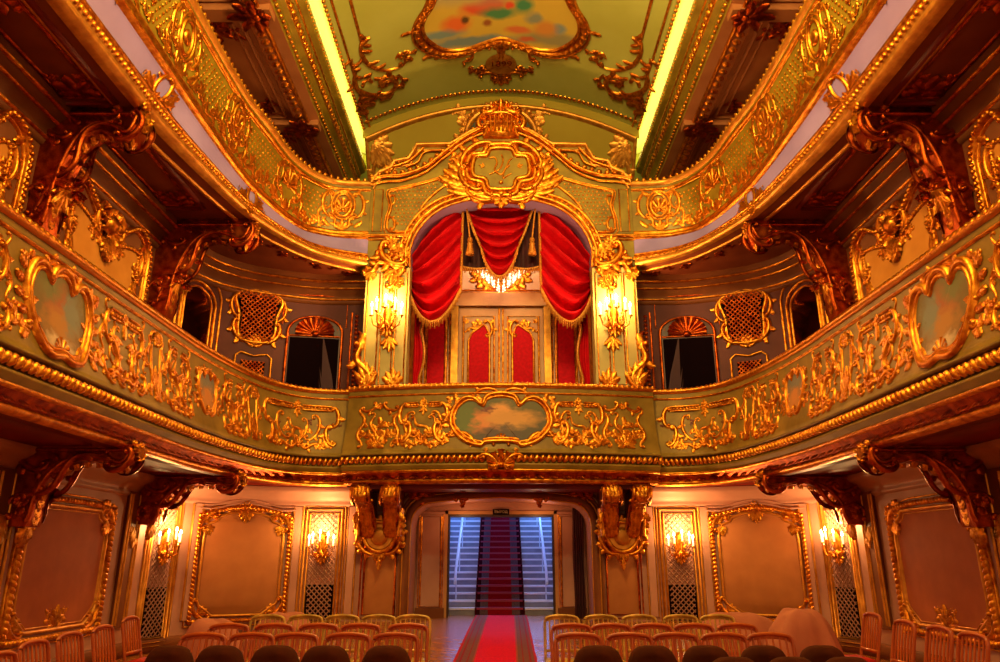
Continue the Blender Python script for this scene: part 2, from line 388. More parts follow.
# ================================================================== SETTING
def near(path,x,y): 
    k=min(range(len(path.p)),key=lambda i:(path.p[i][0]-x)**2+(path.p[i][1]-y)**2); return k*path.st
def zf(y): return 0. if y<9 else min(.2,(y-9)/8.2*.2)
WL=Path([(-7.1,1),(-7.1,4),(-7.1,8),(-7.1,12),(-7.1,14),(-7.08,15.1),(-6.8,15.95),(-6.2,16.6),(-5.4,17.0),(-4.7,17.24),(-4.2,17.3),(-3.3,17.3)])
fl=MB(); ys=[-1,9,11,13,15,17.2,18.6,26]
fl.grid([[(x,y,zf(y) if abs(x)<4.9 else -.25) for x in (-7.6,-4.92,-4.88,0,4.88,4.92,7.6)] for y in ys])
struct('floor',fl,'floor')
SW=near(WL,-7.1,15.0)
def wallband(name,prof,m,step=.2):
    mb=MB(); WL.sweep(mb,prof,0,SW,step=step); o=struct(name+'_left',mb,m); mirror_s(o,name+'_right')
    mb=MB(); WL.sweep(mb,prof,SW,None,step=.1); o=struct(name+'_rear_left',mb,m,smooth=True); mirror_s(o,name+'_rear_right')
wallband('wall',[(0,-.3),(0,3.2)],'tan')
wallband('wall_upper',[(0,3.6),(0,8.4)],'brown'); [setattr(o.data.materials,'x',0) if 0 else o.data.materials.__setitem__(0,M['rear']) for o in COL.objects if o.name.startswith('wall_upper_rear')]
mb=MB(); mb.grid([[(-7.1,y,z) for z in (8.3,12.4)] for y in (0,20.3)]); o=struct('wall_gallery_left',mb,'gallery'); mirror_s(o,'wall_gallery_right')
# plinth and cove mouldings of the lower room
mb=MB(); WL.sweep(mb,[(0,-.25),(.06,-.25),(.06,-.02),(.03,.01),(0,.02)]); o=struct('baseboard_left',mb,'brown',smooth=True); mirror_s(o,'baseboard_right')
mb=MB(); WL.sweep(mb,[(0,2.66),(.03,2.68),(.05,2.73),(.03,2.76),(.06,2.82),(.14,2.9),(.26,2.96),(.3,3.0),(.3,3.08)]); o=struct('trim_1',mb,'tan',smooth=True); mirror_s(o,'trim_2')
mb=MB(); WL.sweep(mb,[(.0,7.6),(.05,7.62),(.08,7.7),(.05,7.74),(.1,7.82),(.2,7.95),(.34,8.08),(.36,8.12),(.36,8.3)]); o=struct('trim_3',mb,'brown',smooth=True); mirror_s(o,'trim_4')
for z,n,r in ((7.72,.09,.03),(7.97,.22,.025),(8.1,.37,.03)):
    mb=MB(); WL.sweep(mb,[(n-r,z-r),(n,z-r),(n+r,z),(n,z+r),(n-r,z+r)]); o=struct('trim_5',mb,'gold',smooth=True); mirror_s(o,'trim_6')
mb=MB(); WL.sweep(mb,[(.04,2.86),(.1,2.87),(.13,2.9),(.1,2.93),(.04,2.94)]); o=struct('trim_7',mb,'gold_soft',smooth=True); mirror_s(o,'trim_8')
sB=near(WL,-5.72,16.87); mb=MB()
for z_,r_ in ((2.58,.03),(2.66,.02)): relief(mb,WL.surf(sB,0),smooth_open([(-1.1,z_),(-.7,z_),(-.35,z_+.09),(0,z_+.14),(.35,z_+.09),(.7,z_),(1.1,z_)],5),r_,.07)
o=struct('trim_36',mb,'tan',smooth=True); mirror_s(o,'trim_37')
# back wall with the arched passage
mb=MB(); AX,AT=2.05,2.86
arch=[(-AX,zf(17.3)),(-AX,2.25)]+[(-AX+.5*(1-cos(a)),2.25+.5*sin(a)) for a in [PI/2*k/6 for k in range(1,7)]]+[(-.9,2.82),(0,AT)]
arch=arch+[(-x,z) for x,z in arch[-2::-1]]
poly=[(-3.35,-.05)]+[(-AX,-.05)]+arch+[(AX,-.05),(3.35,-.05),(3.35,3.2),(-3.35,3.2)]
ngon(mb,lambda u,v,w:(u,17.3-w,v),poly)
mb.grid([[(x,17.3,z) for x,z in arch],[(x,18.45,z) for x,z in arch]])
struct('wall_back',mb,'tan')
mb=MB(); DX,DT=1.25,2.55
for x0,x1,z0,z1 in ((-2.2,-DX,0,3.2),(DX,2.2,0,3.2),(-DX,DX,DT,3.2)): mb.box(x0,x1,18.4,18.6,z0,z1)
struct('wall_passage',mb,'tan')
mb=MB(); mb.box(-7.4,7.4,18.66,18.72,2.7,8.4); struct('wall_leak_block',mb,'dark')  # unseen wall added to stop stair light leaking into the hall
# arch moulding in brown stucco, round the passage
arc2=[(x,z) for x,z in arch]
mb=MB(); MW=lambda u,v,w:(u,17.3-w,v)
for d,r,m_ in ((.1,.09,0),(.24,.05,0),(.33,.03,0)): relief(mb,MW,scaled(arc2,d)[0:],r,r*1.3)
struct('trim_9',mb,'brown',smooth=True)
mb=MB(); relief(mb,MW,scaled(arc2,.18),.025,.08); relief(mb,MW,scaled(arc2,.02),.02,.05)
struct('trim_10',mb,'gold_soft',smooth=True)
# passage pilasters either side of the door opening + casing
for sgn,nm in ((-1,'left'),(1,'right')):
    mb=MB(); x0,x1=sorted((sgn*1.36,sgn*2.0)); mb.box(x0,x1,18.3,18.42,.15,2.62)
    o=struct('trim_11',mb,'tan'); mb=MB(); Mq=lambda u,v,w:(u,18.3-w,v)
    fr=[(x0+.08,.45),(x1-.08,.45),(x1-.08,2.5),(x0+.08,2.5)]; relief(mb,Mq,fr,.025,.035,closed=True); relief(mb,Mq,scaled(fr,.05),.015,.02,closed=True)
    struct('trim_12',mb,'gold')
    mb=MB(); mb.box(x0-.02,x1+.02,18.26,18.42,.15,.42); struct('baseboard_passage',mb,'brown')
mb=MB()
for x0,x1,z0,z1 in ((-1.36,-1.29,.15,2.64),(1.29,1.36,.15,2.64),(-1.36,1.36,2.56,2.64)): mb.box(x0,x1,18.33,18.62,z0,z1)
struct('door_1',mb,'door'); mb=MB()
for x0,x1,z0,z1 in ((-1.29,-1.25,.15,2.52),(1.25,1.29,.15,2.52),(-1.29,1.29,2.5,2.56)): mb.box(x0,x1,18.36,18.64,z0,z1)
struct('door_2',mb,'dk_wood')
# ---- stair hall beyond
mb=MB()
for x0,x1 in ((-1.95,-1.75),(1.75,1.95)): mb.box(x0,x1,18.6,26.5,0,6.5)
mb.box(-1.95,1.95,26.4,26.6,0,6.5); struct('wall_stairhall',mb,'hall')
mb=MB(); mb.box(-1.95,1.95,18.6,26.6,6.5,6.6); struct('ceiling_stairhall',mb,'hall')
st=thing('staircase','white stone staircase rising behind the central doorway','staircase',(0,19.2,.2))
for i in range(20):
    mb=MB(); y=19.2+.33*i; z=.2+.166*(i+1); mb.box(-1.72,1.72,y,y+.34,max(.2,z-.3),z-.05); ss_=obj('step',mb,'shaded_step',st,smooth=False); mb=MB(); mb.box(-1.72,1.72,y-.035,y+.34,z-.045,z); obj('nosing',mb,'nosing',ss_,smooth=False)
mb=MB(); mb.box(-1.72,1.72,25.8,26.4,3.2,3.52); obj('landing',mb,'shaded_step',st,smooth=False)
for sgn in (-1,1):
    mb=MB(); sq=lambda y,z,r=.035:[(sgn*1.14+r*cos(a),y,z+r*sin(a)) for a in [2*PI*k/8 for k in range(8)]]
    mb.grid([sq(19.1,.95),sq(19.4,1.25),sq(25.7,4.42),sq(26.2,4.5)],closed=True)
    for k in range(5):
        y=19.6+1.4*k; mb.box(sgn*1.14-.015,sgn*1.14+.015,y,y+.03,.2+.166*((y-19.2)/.33),1.3+(y-19.4)*.503)
    obj('handrail',mb,'rail_white',st)
sc=MB(); sc.uv=[]
pr=[]
for i in range(20):
    y=19.2+.33*i; z=.2+.166*i; pr+=[(y-.045,z+.012 if i else .212),(y-.045,z+.178),(y+.28,z+.178)]
rows=[]
for y,z in pr: rows.append([(-.62+1.24*k/8-.03,y,z) for k in range(9)]); sc.uv+=[(k/8,y) for k in range(9)]
sc.grid(rows); o=thing('stair_runner','dark red patterned carpet strip running up the white staircase','carpet',(0,19.2,.2)); obj('runner_pile',sc,'stair_carpet',o,smooth=False)
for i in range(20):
    mb=MB(); y=19.2+.33*i; z=.2+.166*(i+1); mb.box(-.6,.54,y-.06,y-.045,z-.035,z+.008); obj('lit_tread_line',mb,'rod',o,smooth=False)
cp=MB(); cp.uv=[]; rows=[]
for k in range(25):
    y=6+13.1*k/24; cx=-.23+.0137*y*.9; rows.append([(cx-.62+1.24*j/16,y,zf(y)+.012) for j in range(17)]); cp.uv+=[(j/16,y) for j in range(17)]
cp.grid(rows); o=obj('carpet_runner',cp,'carpet',loc=(0,12,0),smooth=False); setp(o,'bright red runner with striped borders on the floor leading to the doorway','carpet')
# sign
sg=thing('exit_sign','small dark sign with pale lettering above the central doorway','sign',(0,18.3,2.6))
mb=MB(); mb.box(-.2,.2,18.28,18.34,2.55,2.68); obj('sign_board',mb,'sign',sg,smooth=False)
def text(name,body,size,loc,rot,m,parent,ext=.004):
    cu=bpy.data.curves.new(name,'FONT'); cu.body=body; cu.size=size; cu.align_x='CENTER'; cu.align_y='CENTER'; cu.extrude=ext
    o=bpy.data.objects.new(name,cu); COL.objects.link(o); cu.materials.append(M[m]); o.parent=parent
    org=ORG[parent.name]
    bpy.context.view_layer.update(); me=bpy.data.meshes.new_from_object(o.evaluated_get(bpy.context.evaluated_depsgraph_get())); bpy.data.objects.remove(o)
    o=bpy.data.objects.new(name,me); COL.objects.link(o); o.parent=parent; ORG[o.name]=org
    o.location=(loc[0]-org[0],loc[1]-org[1],loc[2]-org[2]); o.rotation_euler=rot; return o
text('lettering','ВЫХОД',.085,(0,18.272,2.615),(PI/2,0,0),'sign_text',sg)
# dark red door curtain at right of the doorway
def hang(x0,x1,y,z0,z1,folds,amp,n=60,yf=None):
    mb=MB(); rows=[]
    for i in range(n+1):
        t=i/n; rows.append([(x0+(x1-x0)*t+.01*sin(7*t+k),y-amp*abs(sin(folds*PI*t))**.8*(1-.1*k),z0+(z1-z0)*k/8) for k in range(9)])
    mb.grid(rows); return mb
o=obj('door_curtain',hang(1.72,1.98,18.2,.18,2.7,5,.09),'velvet_dark',loc=(1.85,18.2,.18)); setp(o,'narrow dark red curtain hanging at the right of the central doorway','curtain')
# ---- ceiling vault, tympanum, coves, entablatures, gallery ceilings
def vz(x): return 13.12+1.08*(1-(x/3.9)**2)
mb=MB(); mb.grid([[(-3.9+7.8*i/24,y,vz(-3.9+7.8*i/24)) for i in range(25)] for y in (0,6,12,18)]); struct('ceiling',mb,'ceil',smooth=True)
TY=[(-3.85+7.7*i/24,vz(-3.85+7.7*i/24)-.3) for i in range(25)]
def Mt(u,v,w):
    top=vz(max(-3.9,min(3.9,u)))-.3; t=max(-.15,(top-v)/(top-10.4)); return (u,18.02+2.2*t-w,v)
mb=MB(); mb.grid([[Mt(x,z+(10.4-z)*k/5,0) for k in range(6)] for x,z in TY])
mb.grid([[(x,18,vz(x)),(x,18.02,vz(x)-.3)] for x in [-3.9+7.8*i/24 for i in range(25)]]); struct('wall_tympanum',mb,'tymp',smooth=True)
if 0: ngon(mb,lambda u,v,w:(u,18,v),[(-4.6,8.6),(4.6,8.6),(4.6,12.3),(4.2,13.2),(3.9,13.12)]+[(3.9-7.8*i/24,vz(3.9-7.8*i/24)) for i in range(1,25)]+[(-4.2,13.2),(-4.6,12.3)])
mb=MB(); mb.box(-7.2,7.2,20.25,20.35,8.3,14.5); struct('wall_far',mb,'ceil')
prof=[(-7.2,12.35),(-5.25,12.35),(-5.25,12.2),(-4.95,12.2),(-4.95,12.26),(-4.67,12.3),(-4.67,12.42),(-4.6,12.46),(-4.6,12.56),(-4.5,12.62),(-4.5,12.8),(-4.4,12.84),(-4.36,12.96),(-4.25,13.02),(-4.2,13.18),(-4.55,13.2),(-4.55,13.4)]
mb=MB(); mb.grid([[(x,y,z) for x,z in prof[5:]] for y in (0,20.25)]); o=struct('trim_13',mb,'green'); mirror_s(o,'trim_14')
mb=MB(); mb.grid([[(x,y,z) for x,z in prof[:6]] for y in (0,20.25)]); o=struct('ceiling_gallery_left',mb,'gallery'); mirror_s(o,'ceiling_gallery_right')
mb=MB(); mb.box(-7.1,-4.6,19.9,20.2,8.4,12.4); o=struct('wall_gallery_back_left',mb,'gallery'); mirror_s(o,'wall_gallery_back_right')
mb=MB(); mb.grid([[(x,y,z) for x,z in ((-4.56,13.2),(-4.6,13.6),(-4.4,13.72),(-4.15,13.6),(-3.88,13.13))] for y in (0,20.2)])
o=setp(obj('cove_surface',mb,'cove',loc=(-4.2,9,13.2),smooth=False),'yellow-green cove surface with added glow along the left edge of the ceiling','light')
mirror(o,'yellow-green cove surface with added glow along the right edge of the ceiling')
# gilt runs on the entablature and vault edge
ML=lambda x,z,dx,dz:(lambda u,v,w:(x+dx*w-dz*v,u,z+dz*w+dx*v))
def yrun(name,items,m='gold'):
    mb=MB()
    for kind,x,z,dx,dz,r,st in items:
        Mp=ML(x,z,dx,dz); line=[(2,0),(20.2,0)]
        if kind=='t': relief(mb,Mp,[(2,0),(10,0),(20.2,0)],r)
        elif kind=='b': beads(mb,Mp,line,st,r,n=5)
        else: rope(mb,Mp,line,st,r)
    o=struct(name,mb,m,smooth=True); mirror_s(o,name)
yrun('trim_15',[('b',-4.64,12.44,.8,-.6,.05,.16),('t',-4.95,12.22,.2,-1,.05,0),('t',-4.5,12.66,.9,-.4,.035,0),('r',-4.48,12.76,.9,-.4,.07,.2),('t',-4.38,12.9,.8,-.6,.03,0),('b',-4.24,13.08,.8,-.6,.035,.12),('b',-3.88,13.14,.2,-1,.05,.14),('t',-3.72,vz(3.72)-.01,.2,-1,.03,0),('r',-5.1,12.2,0,-1,.08,.25),('t',-5.27,12.28,-.7,-.7,.03,0)])
# gallery ceiling coffer mouldings with bosses
mb=MB(); rb=MB()
Mg=lambda u,v,w:(u,v,12.35-w)
for y0,y1 in ((3.2,7.4),(7.9,12.1),(12.6,16.2),(16.7,19.6)):
    fr=[(-6.8,y0),(-5.5,y0),(-5.5,y1),(-6.8,y1)]
    relief(mb,Mg,fr,.06,.07,closed=True); relief(mb,Mg,scaled(fr,-.2),.03,.04,closed=True)
    for y,a in ((y0+.3,PI/2),(y1-.3,-PI/2)):
        spray(rb,Mg,(-6.15,y),a,.6,5,2.6,.12,.05); rosette(rb,Mg,-6.15,y,.2,7)
        for s in (-1,1): rinceau(rb,Mg,(-6.15+s*.1,y),PI/2-s*PI/2+s*.3*(1 if a>0 else -1),.9,.035,s*(1 if a>0 else -1))
for y in (7.65,12.35,16.45): mb.box(-7.1,-4.7,y-.18,y+.18,12.14,12.36); spray(rb,lambda u,v,w:(u,v,12.14-w),(-5.,y),PI,.7,5,2.4,.12,.05); rosette(rb,lambda u,v,w:(u,v,12.14-w),-5.,y,.3,7)
o=struct('trim_16',mb,'gallery',smooth=False); mirror_s(o,'trim_16'); o=struct('trim_17',rb,'gold_dark',smooth=True); mirror_s(o,'trim_17')
# ---- vault ornament
Mv=lambda u,v,w:(u,v,vz(u)-w)
mb=MB()
arcl=[(-3.75+7.5*i/40,17.72) for i in range(41)]
rope(mb,Mv,arcl,.13,.06); struct('trim_18',mb,'gold',smooth=True)
mb=MB(); arcp=[(-3.8+7.6*i/40,vz((-3.8+7.6*i/40)*1.02)-.32) for i in range(41)]
relief(mb,Mt,arcp,.06,.09); relief(mb,Mt,[(-3.8,9.6),(-3.8,vz(3.87)-.32)],.05); relief(mb,Mt,[(3.8,9.6),(3.8,vz(3.87)-.32)],.05); struct('trim_19',mb,'gold_soft',smooth=True)
def vpt(px,py):
    x=3.;Y=16.
    for _ in range(30):
        ang=math.atan((CY-py)/F)+TH; Y=(vz(x)-EYE)/math.tan(ang); x=(CX-px)/F*(Y*_c+(vz(x)-EYE)*_s)
    return (x,Y)
for s,nm in ((-1,'left'),(1,'right')):
    Ms=lambda u,v,w,s=s:Mv(s*u,v,w)
    mb=MB()
    # corner scroll cluster on the vault
    V=lambda *p:smooth_open([vpt(px,py) for px,py in p],5)
    def stem(p,r,nl,side,ll=.34,lw=.062):
        pts=V(*p); relief(mb,Ms,pts,lambda t:r*(.55+.45*sin(PI*t)),lambda t:r*1.1)
        for k in range(nl):
            q=int((k+.5)/nl*(len(pts)-2)); a=math.atan2(pts[q+1][1]-pts[q][1],pts[q+1][0]-pts[q][0]); sd=side if k%3 else -side
            leaf(mb,Ms,pts[q],a+sd*.7,ll,lw,sd*1.1,.04,2)
        return pts
    p=stem([(370,37),(362,41),(361,50),(364,59),(371,66),(384,70),(396,68)],.055,7,1); leaf(mb,Ms,p[0],.4,.35,.08,.5)
    stem([(396,68),(404,64),(406,56),(400,53),(396,58)],.045,4,-1,.24); stem([(404,60),(408,53),(416,53)],.04,3,1,.22)
    p=stem([(356,72),(354,82),(360,91),(374,95),(388,93),(396,86),(394,78),(386,76),(380,81),(384,86)],.07,10,-1,.3); rosette(mb,Ms,*vpt(384,83),.16,6)
    stem([(352,58),(352,66),(356,73)],.04,3,1,.22); stem([(372,72),(368,79),(362,82)],.045,3,1,.24); stem([(398,74),(403,80),(400,84)],.035,3,1,.2)
    for px,py,a in ((358,100,PI*.9),(362,103,PI*.75),(370,100,PI*1.05),(380,99,PI),(359,108,PI*.6)): leaf(mb,Ms,vpt(px,py),a,.45,.1,.5,.05)
    shell(mb,Ms,*vpt(359,104),.3,PI*.8,7)
    p0=vpt(362,44); relief(mb,Ms,[p0,(p0[0]-.02,9),(p0[0]-.02,2)],.035)
    o=obj('corner_scrollwork',mb,'gold',loc=(s*3,16,13.6)); setp(o,'gilt scrollwork with leafy curls in the %s corner of the green ceiling'%nm,'ceiling ornament')
    Mts=lambda u,v,w,s=s:Mt(s*u,v,w); mb=MB()
    scroll(mb,Mts,(3.5,12.4),(3.3,11.6),'C',-1,.06,leaves=3); rinceau(mb,Mts,(3.6,12.6),PI*1.05,1.0,.055,1,6); rinceau(mb,Mts,(3.55,11.3),PI*.6,.9,.055,1,6); spray(mb,Mts,(3.6,12.75),PI*1.2,.7,7,1.8,.12,.04); scroll(mb,Mts,(3.0,11.6),(2.5,11.8),'S',1,.04,leaves=2)
    o=obj('corner_scrollwork',mb,'gold_soft',loc=(s*3.3,17.95,12)); setp(o,'dim gilt scroll in the %s corner of the wall below the ceiling arch'%nm,'wall ornament')
# oculus behind the crest
oc=thing('oval_oculus','dark oval oculus in a leafy gilt frame behind the central crest','oculus',(0,17.95,13.2))
ov=[(.95*cos(2*PI*k/40),13.15+.62*sin(2*PI*k/40)) for k in range(40)]
mb=MB(); ngon(mb,Mt,ov,.02); obj('glass',mb,'ptblue',oc)
mb=MB(); relief(mb,Mt,scaled(ov,.06),.09,.1,closed=True); rope(mb,Mt,scaled(ov,.2),.14,.08,closed=True)
for s in (-1,1):
    for k in range(4): rinceau(mb,lambda u,v,w,s=s:Mt(s*u,v,w),(.9+.05*k,12.75+.25*k),.2+.35*k,.7,.045,(-1)**k,5)
    scroll(mb,lambda u,v,w,s=s:Mt(s*u,v,w),(1.0,12.7),(1.7,12.5),'S',1,.05,leaves=2)
obj('gilt_frame',mb,'gold_soft',oc)
# ---- ceiling painting (outline on the vault)
cpn=thing('ceiling_painting','sky painting with orange and green draped figures in a gilt frame on the ceiling','painting',(0,13.4,14.1))
half=[(0,15.5),(.45,15.66),(.95,15.85),(1.45,15.75),(1.82,15.3),(1.92,14.9),(1.82,14.5),(1.58,14.1),(1.48,13.7),(1.56,13.1),(1.82,12.5),(1.9,11.9),(1.7,11.3),(1.3,11),(.7,10.95),(0,11.1)]
outl=smooth_closed(half+[(-x,y) for x,y in half[-2:0:-1]],5)
obj('canvas',canvas(lambda u,v,w:Mv(u,v,w),[(x,y) for x,y in outl],.02,10),'paintCeil',cpn)
mb=MB(); relief(mb,Mv,outl,.05,.09,closed=True); relief(mb,Mv,scaled(outl,.13),.08,.12,closed=True); relief(mb,Mv,scaled(outl,.26),.04,.07,closed=True); rope(mb,Mv,scaled(outl,.13),.2,.06,closed=True,w0=.08)
obj('gilt_frame',mb,'gold',cpn)
for s in (-1,1):
    mb=MB(); Ms=lambda u,v,w,s=s:Mv(s*u,v,w)
    rosette(mb,Ms,2.12,14.9,.14,6); leaf(mb,Ms,(2.15,14.9),0,.35,.07); obj('side_rosette',mb,'gold',cpn); mb=MB()
    scroll(mb,Ms,(.28,15.75),(.5,16.75),'C',-1,.06,leaves=2); scroll(mb,Ms,(.55,15.95),(.95,16.35),'S',1,.05,leaves=2); rinceau(mb,Ms,(.5,16.75),.3,.6,.04,-1,5); scroll(mb,Ms,(.1,17.1),(.6,17.0),'C',1,.05,leaves=2)
    for k in range(6): leaf(mb,Ms,(.3+.3*k,15.8+.1*min(k,2)-.06*max(0,k-3)),.2,.3,.08,.6)
    obj('crest_scroll',mb,'gold',cpn); mb=MB(); rinceau(mb,Ms,(1.5,16.0),0,.6,.03,-1,5); obj('side_tendril',mb,'gold',cpn)
mb=MB()
rosette(mb,Mv,0,15.7,.2,7); spray(mb,Mv,(0,15.7),PI/2,.4,5,2.2,.12); obj('crest_ornament',mb,'gold',cpn); mb=MB(); spray(mb,Mv,(0,17.05),PI/2,.45,7,2.8,.12)
obj('lower_spray',mb,'gold',cpn)
mb=MB(); ov2=[(.42*cos(2*PI*k/24),16.5+.42*sin(2*PI*k/24)) for k in range(24)]; ngon(mb,Mv,ov2,.05)
lp=obj('small_shield',mb,'gold_soft',cpn)
text('lettering','1899',.3,(0,16.48,vz(0)-.06),(PI,0,0),'gold_dark',cpn,.01)
# ================================================================== LOWER BALCONIES
PL=Path([(-5.5,3),(-5.5,6),(-5.5,9),(-5.5,11.5),(-5.47,12.9),(-5.3,14.45),(-5.02,15.58),(-4.55,16.25),(-4.0,16.5),(-3.45,16.56)])
PC=Path([(-3.45,16.3),(-2.3,16.08),(-1.15,15.92),(0,15.86),(1.15,15.92),(2.3,16.08),(3.45,16.3)])
def nfl(z):
    t=max(0,min(1,(5.02-z)/1.25)); return .02+.2*t*t
def lower_balcony(root,P,s0,s1,soff):
    def sw(name,prof,m,auto=None):
        mb=MB(); P.sweep(mb,prof,s0,s1); return obj(name,mb,m,root)
    sw('hand_rail',[(-.16,5.14),(-.16,5.21),(-.1,5.25),(.0,5.27),(.06,5.25),(.08,5.2),(.06,5.16),(.02,5.14),(-.16,5.12)],'rail')
    mb=MB(); rope(mb,lambda u,v,w:P.pt(u,.04+w*.8-v*.5,5.22+v+w*.6),[(s0,0),(s1,0)],.12,.05,tilt=.9); obj('rail_beading',mb,'gold',root)
    sw('rail_moulding',[(.02,5.05),(.05,5.04),(.055,5.025),(.045,5.01),(.02,5.0)],'gold')
    sw('parapet',[(nfl(z),z) for z in (5.15,4.9,4.7,4.5,4.3,4.1,3.95,3.8,3.72)]+[(.27,3.71),(.27,3.67),(.2,3.66)],'olive')
    sw('parapet_back',[(-.16,5.1),(-.14,3.72),(soff,3.72)],'dark')
    mb=MB()
    rope(mb,P.surf(0,3.57,lambda z:.2),[(s0,0),(s1,0)],.125,.095,tilt=1.15); obj('gadroon_moulding',mb,'gold',root)
    sw('fascia',[(.2,3.68),(.17,3.6),(.17,3.48),(.22,3.46),(.22,3.42),(.12,3.34),(.12,3.33)],'olive')
    sw('fascia_moulding',[(.13,3.36),(.17,3.34),(.17,3.31),(.12,3.29)],'gold')
    mb=MB(); P.sweep(mb,[(.1,3.31),(.04,3.24),(-.02,3.17)],s0,s1)
    q=s0+.1
    while q<s1-.05:
        Mq=lambda u,v,w,q=q:P.pt(q+u,.03-v*.9+w*.7,3.24+v-w*.7)
        leaf(mb,Mq,(-.09,-.05),.6,.13,.035,.5,.02,2); leaf(mb,Mq,(.09,-.05),PI-.6,.13,.035,-.5,.02,2); leaf(mb,Mq,(0,-.06),PI/2,.13,.03,0,.02,2); q+=.3
    obj('leaf_band',mb,'gold_dark',root)
    sw('lower_moulding',[(-.02,3.18),(.02,3.16),(.03,3.12),(0,3.08),(-.08,3.06)],'gold')
    sw('soffit',[(-.08,3.07),(-.3,3.07),(-.32,3.12),(-.5,3.12),(-.52,3.09),(soff,3.09)],'red_soffit')
def side_bay(Mp,L_,rr,H=1.1,crest=True):
    mb=MB(); h=L_/2
    for s in (-1,1):
        Ms=lambda u,v,w,s=s:Mp(s*u,v,w)
        for dv in (.06,.19): relief(mb,Ms,[(.1,H-dv),(h-.16,H-dv)],.02,.05)
        rope(mb,Ms,[(.1,H-.125),(h-.18,H-.125)],.075,.045)
        scroll(mb,Ms,(h-.16,H-.1),(h-.13,H*.52),'C',-1,.042,.07,A=1.0,leaves=2); scroll(mb,Ms,(h-.15,H*.55),(h-.3,.16),'C',1,.05,.08,A=1.1,leaves=3); scroll(mb,Ms,(h-.02,H*.95),(h+.02,H*.4),'S',1,.03,leaves=3); scroll(mb,Ms,(h*.3,H*.75),(h*.45,H*.35),'C',-1,.025,leaves=2)
        flowers(mb,Ms,h*.45,H*.5,.12,5,rr); spray(mb,Ms,(h*.4,H*.62),-PI/2-.3,.3,3,1.2,.035)
        for k in range(4): scroll(mb,Ms,(h*(.1+.24*k),.0),(h*(.1+.24*k)+.16,.05),'C',(-1)**k,.026,.05,eye=False)
        relief(mb,Ms,smooth_open([(h-.27,H-.22),(h-.3,H*.7),(h-.2,H*.5),(h-.16,H*.3),(h-.3,.2),(h*.3,.13),(.08,.2)],5),.018,.035)
        scroll(mb,Ms,(.05,.1),(h*.7,.1),'S',1,.045,.07); scroll(mb,Ms,(h*.8,.02),(h*.95,.3),'C',1,.04,.06)
        rinceau(mb,Ms,(h*.3,.12),PI/2-.2,h*.55,.022,-1,4)
        for k in range(3): leaf(mb,Ms,(h*(.2+.25*k),.03),PI/2+rr.uniform(-.5,.5),.13,.035,rr.uniform(-.8,.8))
    if crest: rosette(mb,Mp,0,H-.12,.1,7); leaf(mb,Mp,(0,H-.2),-PI/2,.25,.06)
    shell(mb,Mp,0,.08,.15,PI/2,5)
    return mb
def scroll_bay(Mp,L_,rr,H=1.1,crest=True,bold=1.):
    if bold>1: return side_bay(Mp,L_,rr,H,crest)
    mb=MB(); h=L_/2; q_=bold
    for s in (-1,1):
        Ms=lambda u,v,w,s=s:Mp(s*u,v,w)
        relief(mb,Ms,[(.12,H-.1),(h-.22,H-.1)],.022,.05); relief(mb,Ms,[(.12,H-.2),(h-.22,H-.2)],.018,.04)
        rope(mb,Ms,[(.14,H-.15),(h-.26,H-.15)],.07,.04)
        scroll(mb,Ms,(h-.2,H-.12),(h-.16,H*.48),'C',-1,.055*q_,A=1.0,leaves=1); scroll(mb,Ms,(h-.26,H*.5),(h-.12,.1),'C',1,.06*q_,A=1.1,leaves=1 if q_>1 else 2)
        scroll(mb,Ms,(h*.42,H*.72),(h*.22,H*.2),'C',-1,.04*q_,A=1.4,leaves=2)
        scroll(mb,Ms,(.06,.1),(h*.6,.04),'S',1,.045*q_,leaves=2); rinceau(mb,Ms,(h*.45,.08),.3,h*.55,.026,1,5); rinceau(mb,Ms,(.05,.24),PI/2-.5,h*.6,.024,-1,5)
        spray(mb,Ms,(h*.75,.05),PI/2,.26,5,2.,.05); flowers(mb,Ms,h*.52,H*.56,.07,4,rr)
        for k in range(5 if q_==1 else 2): leaf(mb,Ms,(h*(.15+.17*k),.02+.02*(k%2)),PI/2+rr.uniform(-.7,.7),.17,.05,rr.uniform(-.8,.8))
    if crest: rosette(mb,Mp,0,H-.14,.12,7); spray(mb,Mp,(0,H-.1),PI/2,.13,3,1.6,.04); spray(mb,Mp,(0,H-.22),-PI/2,.2,3,1.2,.04)
    shell(mb,Mp,0,.06,.2,PI/2,7); scroll(mb,Mp,(-.18,.62),(.16,.3),'S',1,.035); scroll(mb,Mp,(.2,.7),(-.05,.22),'C',-1,.03)
    return mb
def pilaster_ornament(Mp,H=1.12):
    mb=MB()
    for s in (-1,1):
        Ms=lambda u,v,w,s=s:Mp(s*u,v,w)
        relief(mb,Ms,smooth_open([(.16,H-.25),(.15,.6),(.13,.25),(.02,.1)],4),.03,.05); scroll(mb,Ms,(.16,H-.2),(.08,H-.02),'C',1,.03); scroll(mb,Ms,(.3,.55),(.26,.1),'C',1,.035,leaves=1); scroll(mb,Ms,(.24,.95),(.28,.6),'S',1,.03,leaves=1)
        leaf(mb,Ms,(.22,.04),PI/2,.22,.05,-.6)
    rosette(mb,Mp,0,H-.14,.13,6); shell(mb,Mp,0,H-.16,.16,PI/2,7); spray(mb,Mp,(0,.12),PI/2,.5,5,.8,.05); spray(mb,Mp,(0,.02),PI/2,.2,5,2.4,.05)
    return mb
def heart(w,h,cy):
    a=[(0,-.46),(.16,-.5),(.32,-.42),(.45,-.15),(.5,.12),(.44,.36),(.34,.44),(.24,.4),(.18,.32),(.12,.44),(0,.5)]
    return smooth_closed([(x*w,cy+y*h) for x,y in a]+[(-x*w,cy+y*h) for x,y in a[-2:0:-1]],4)
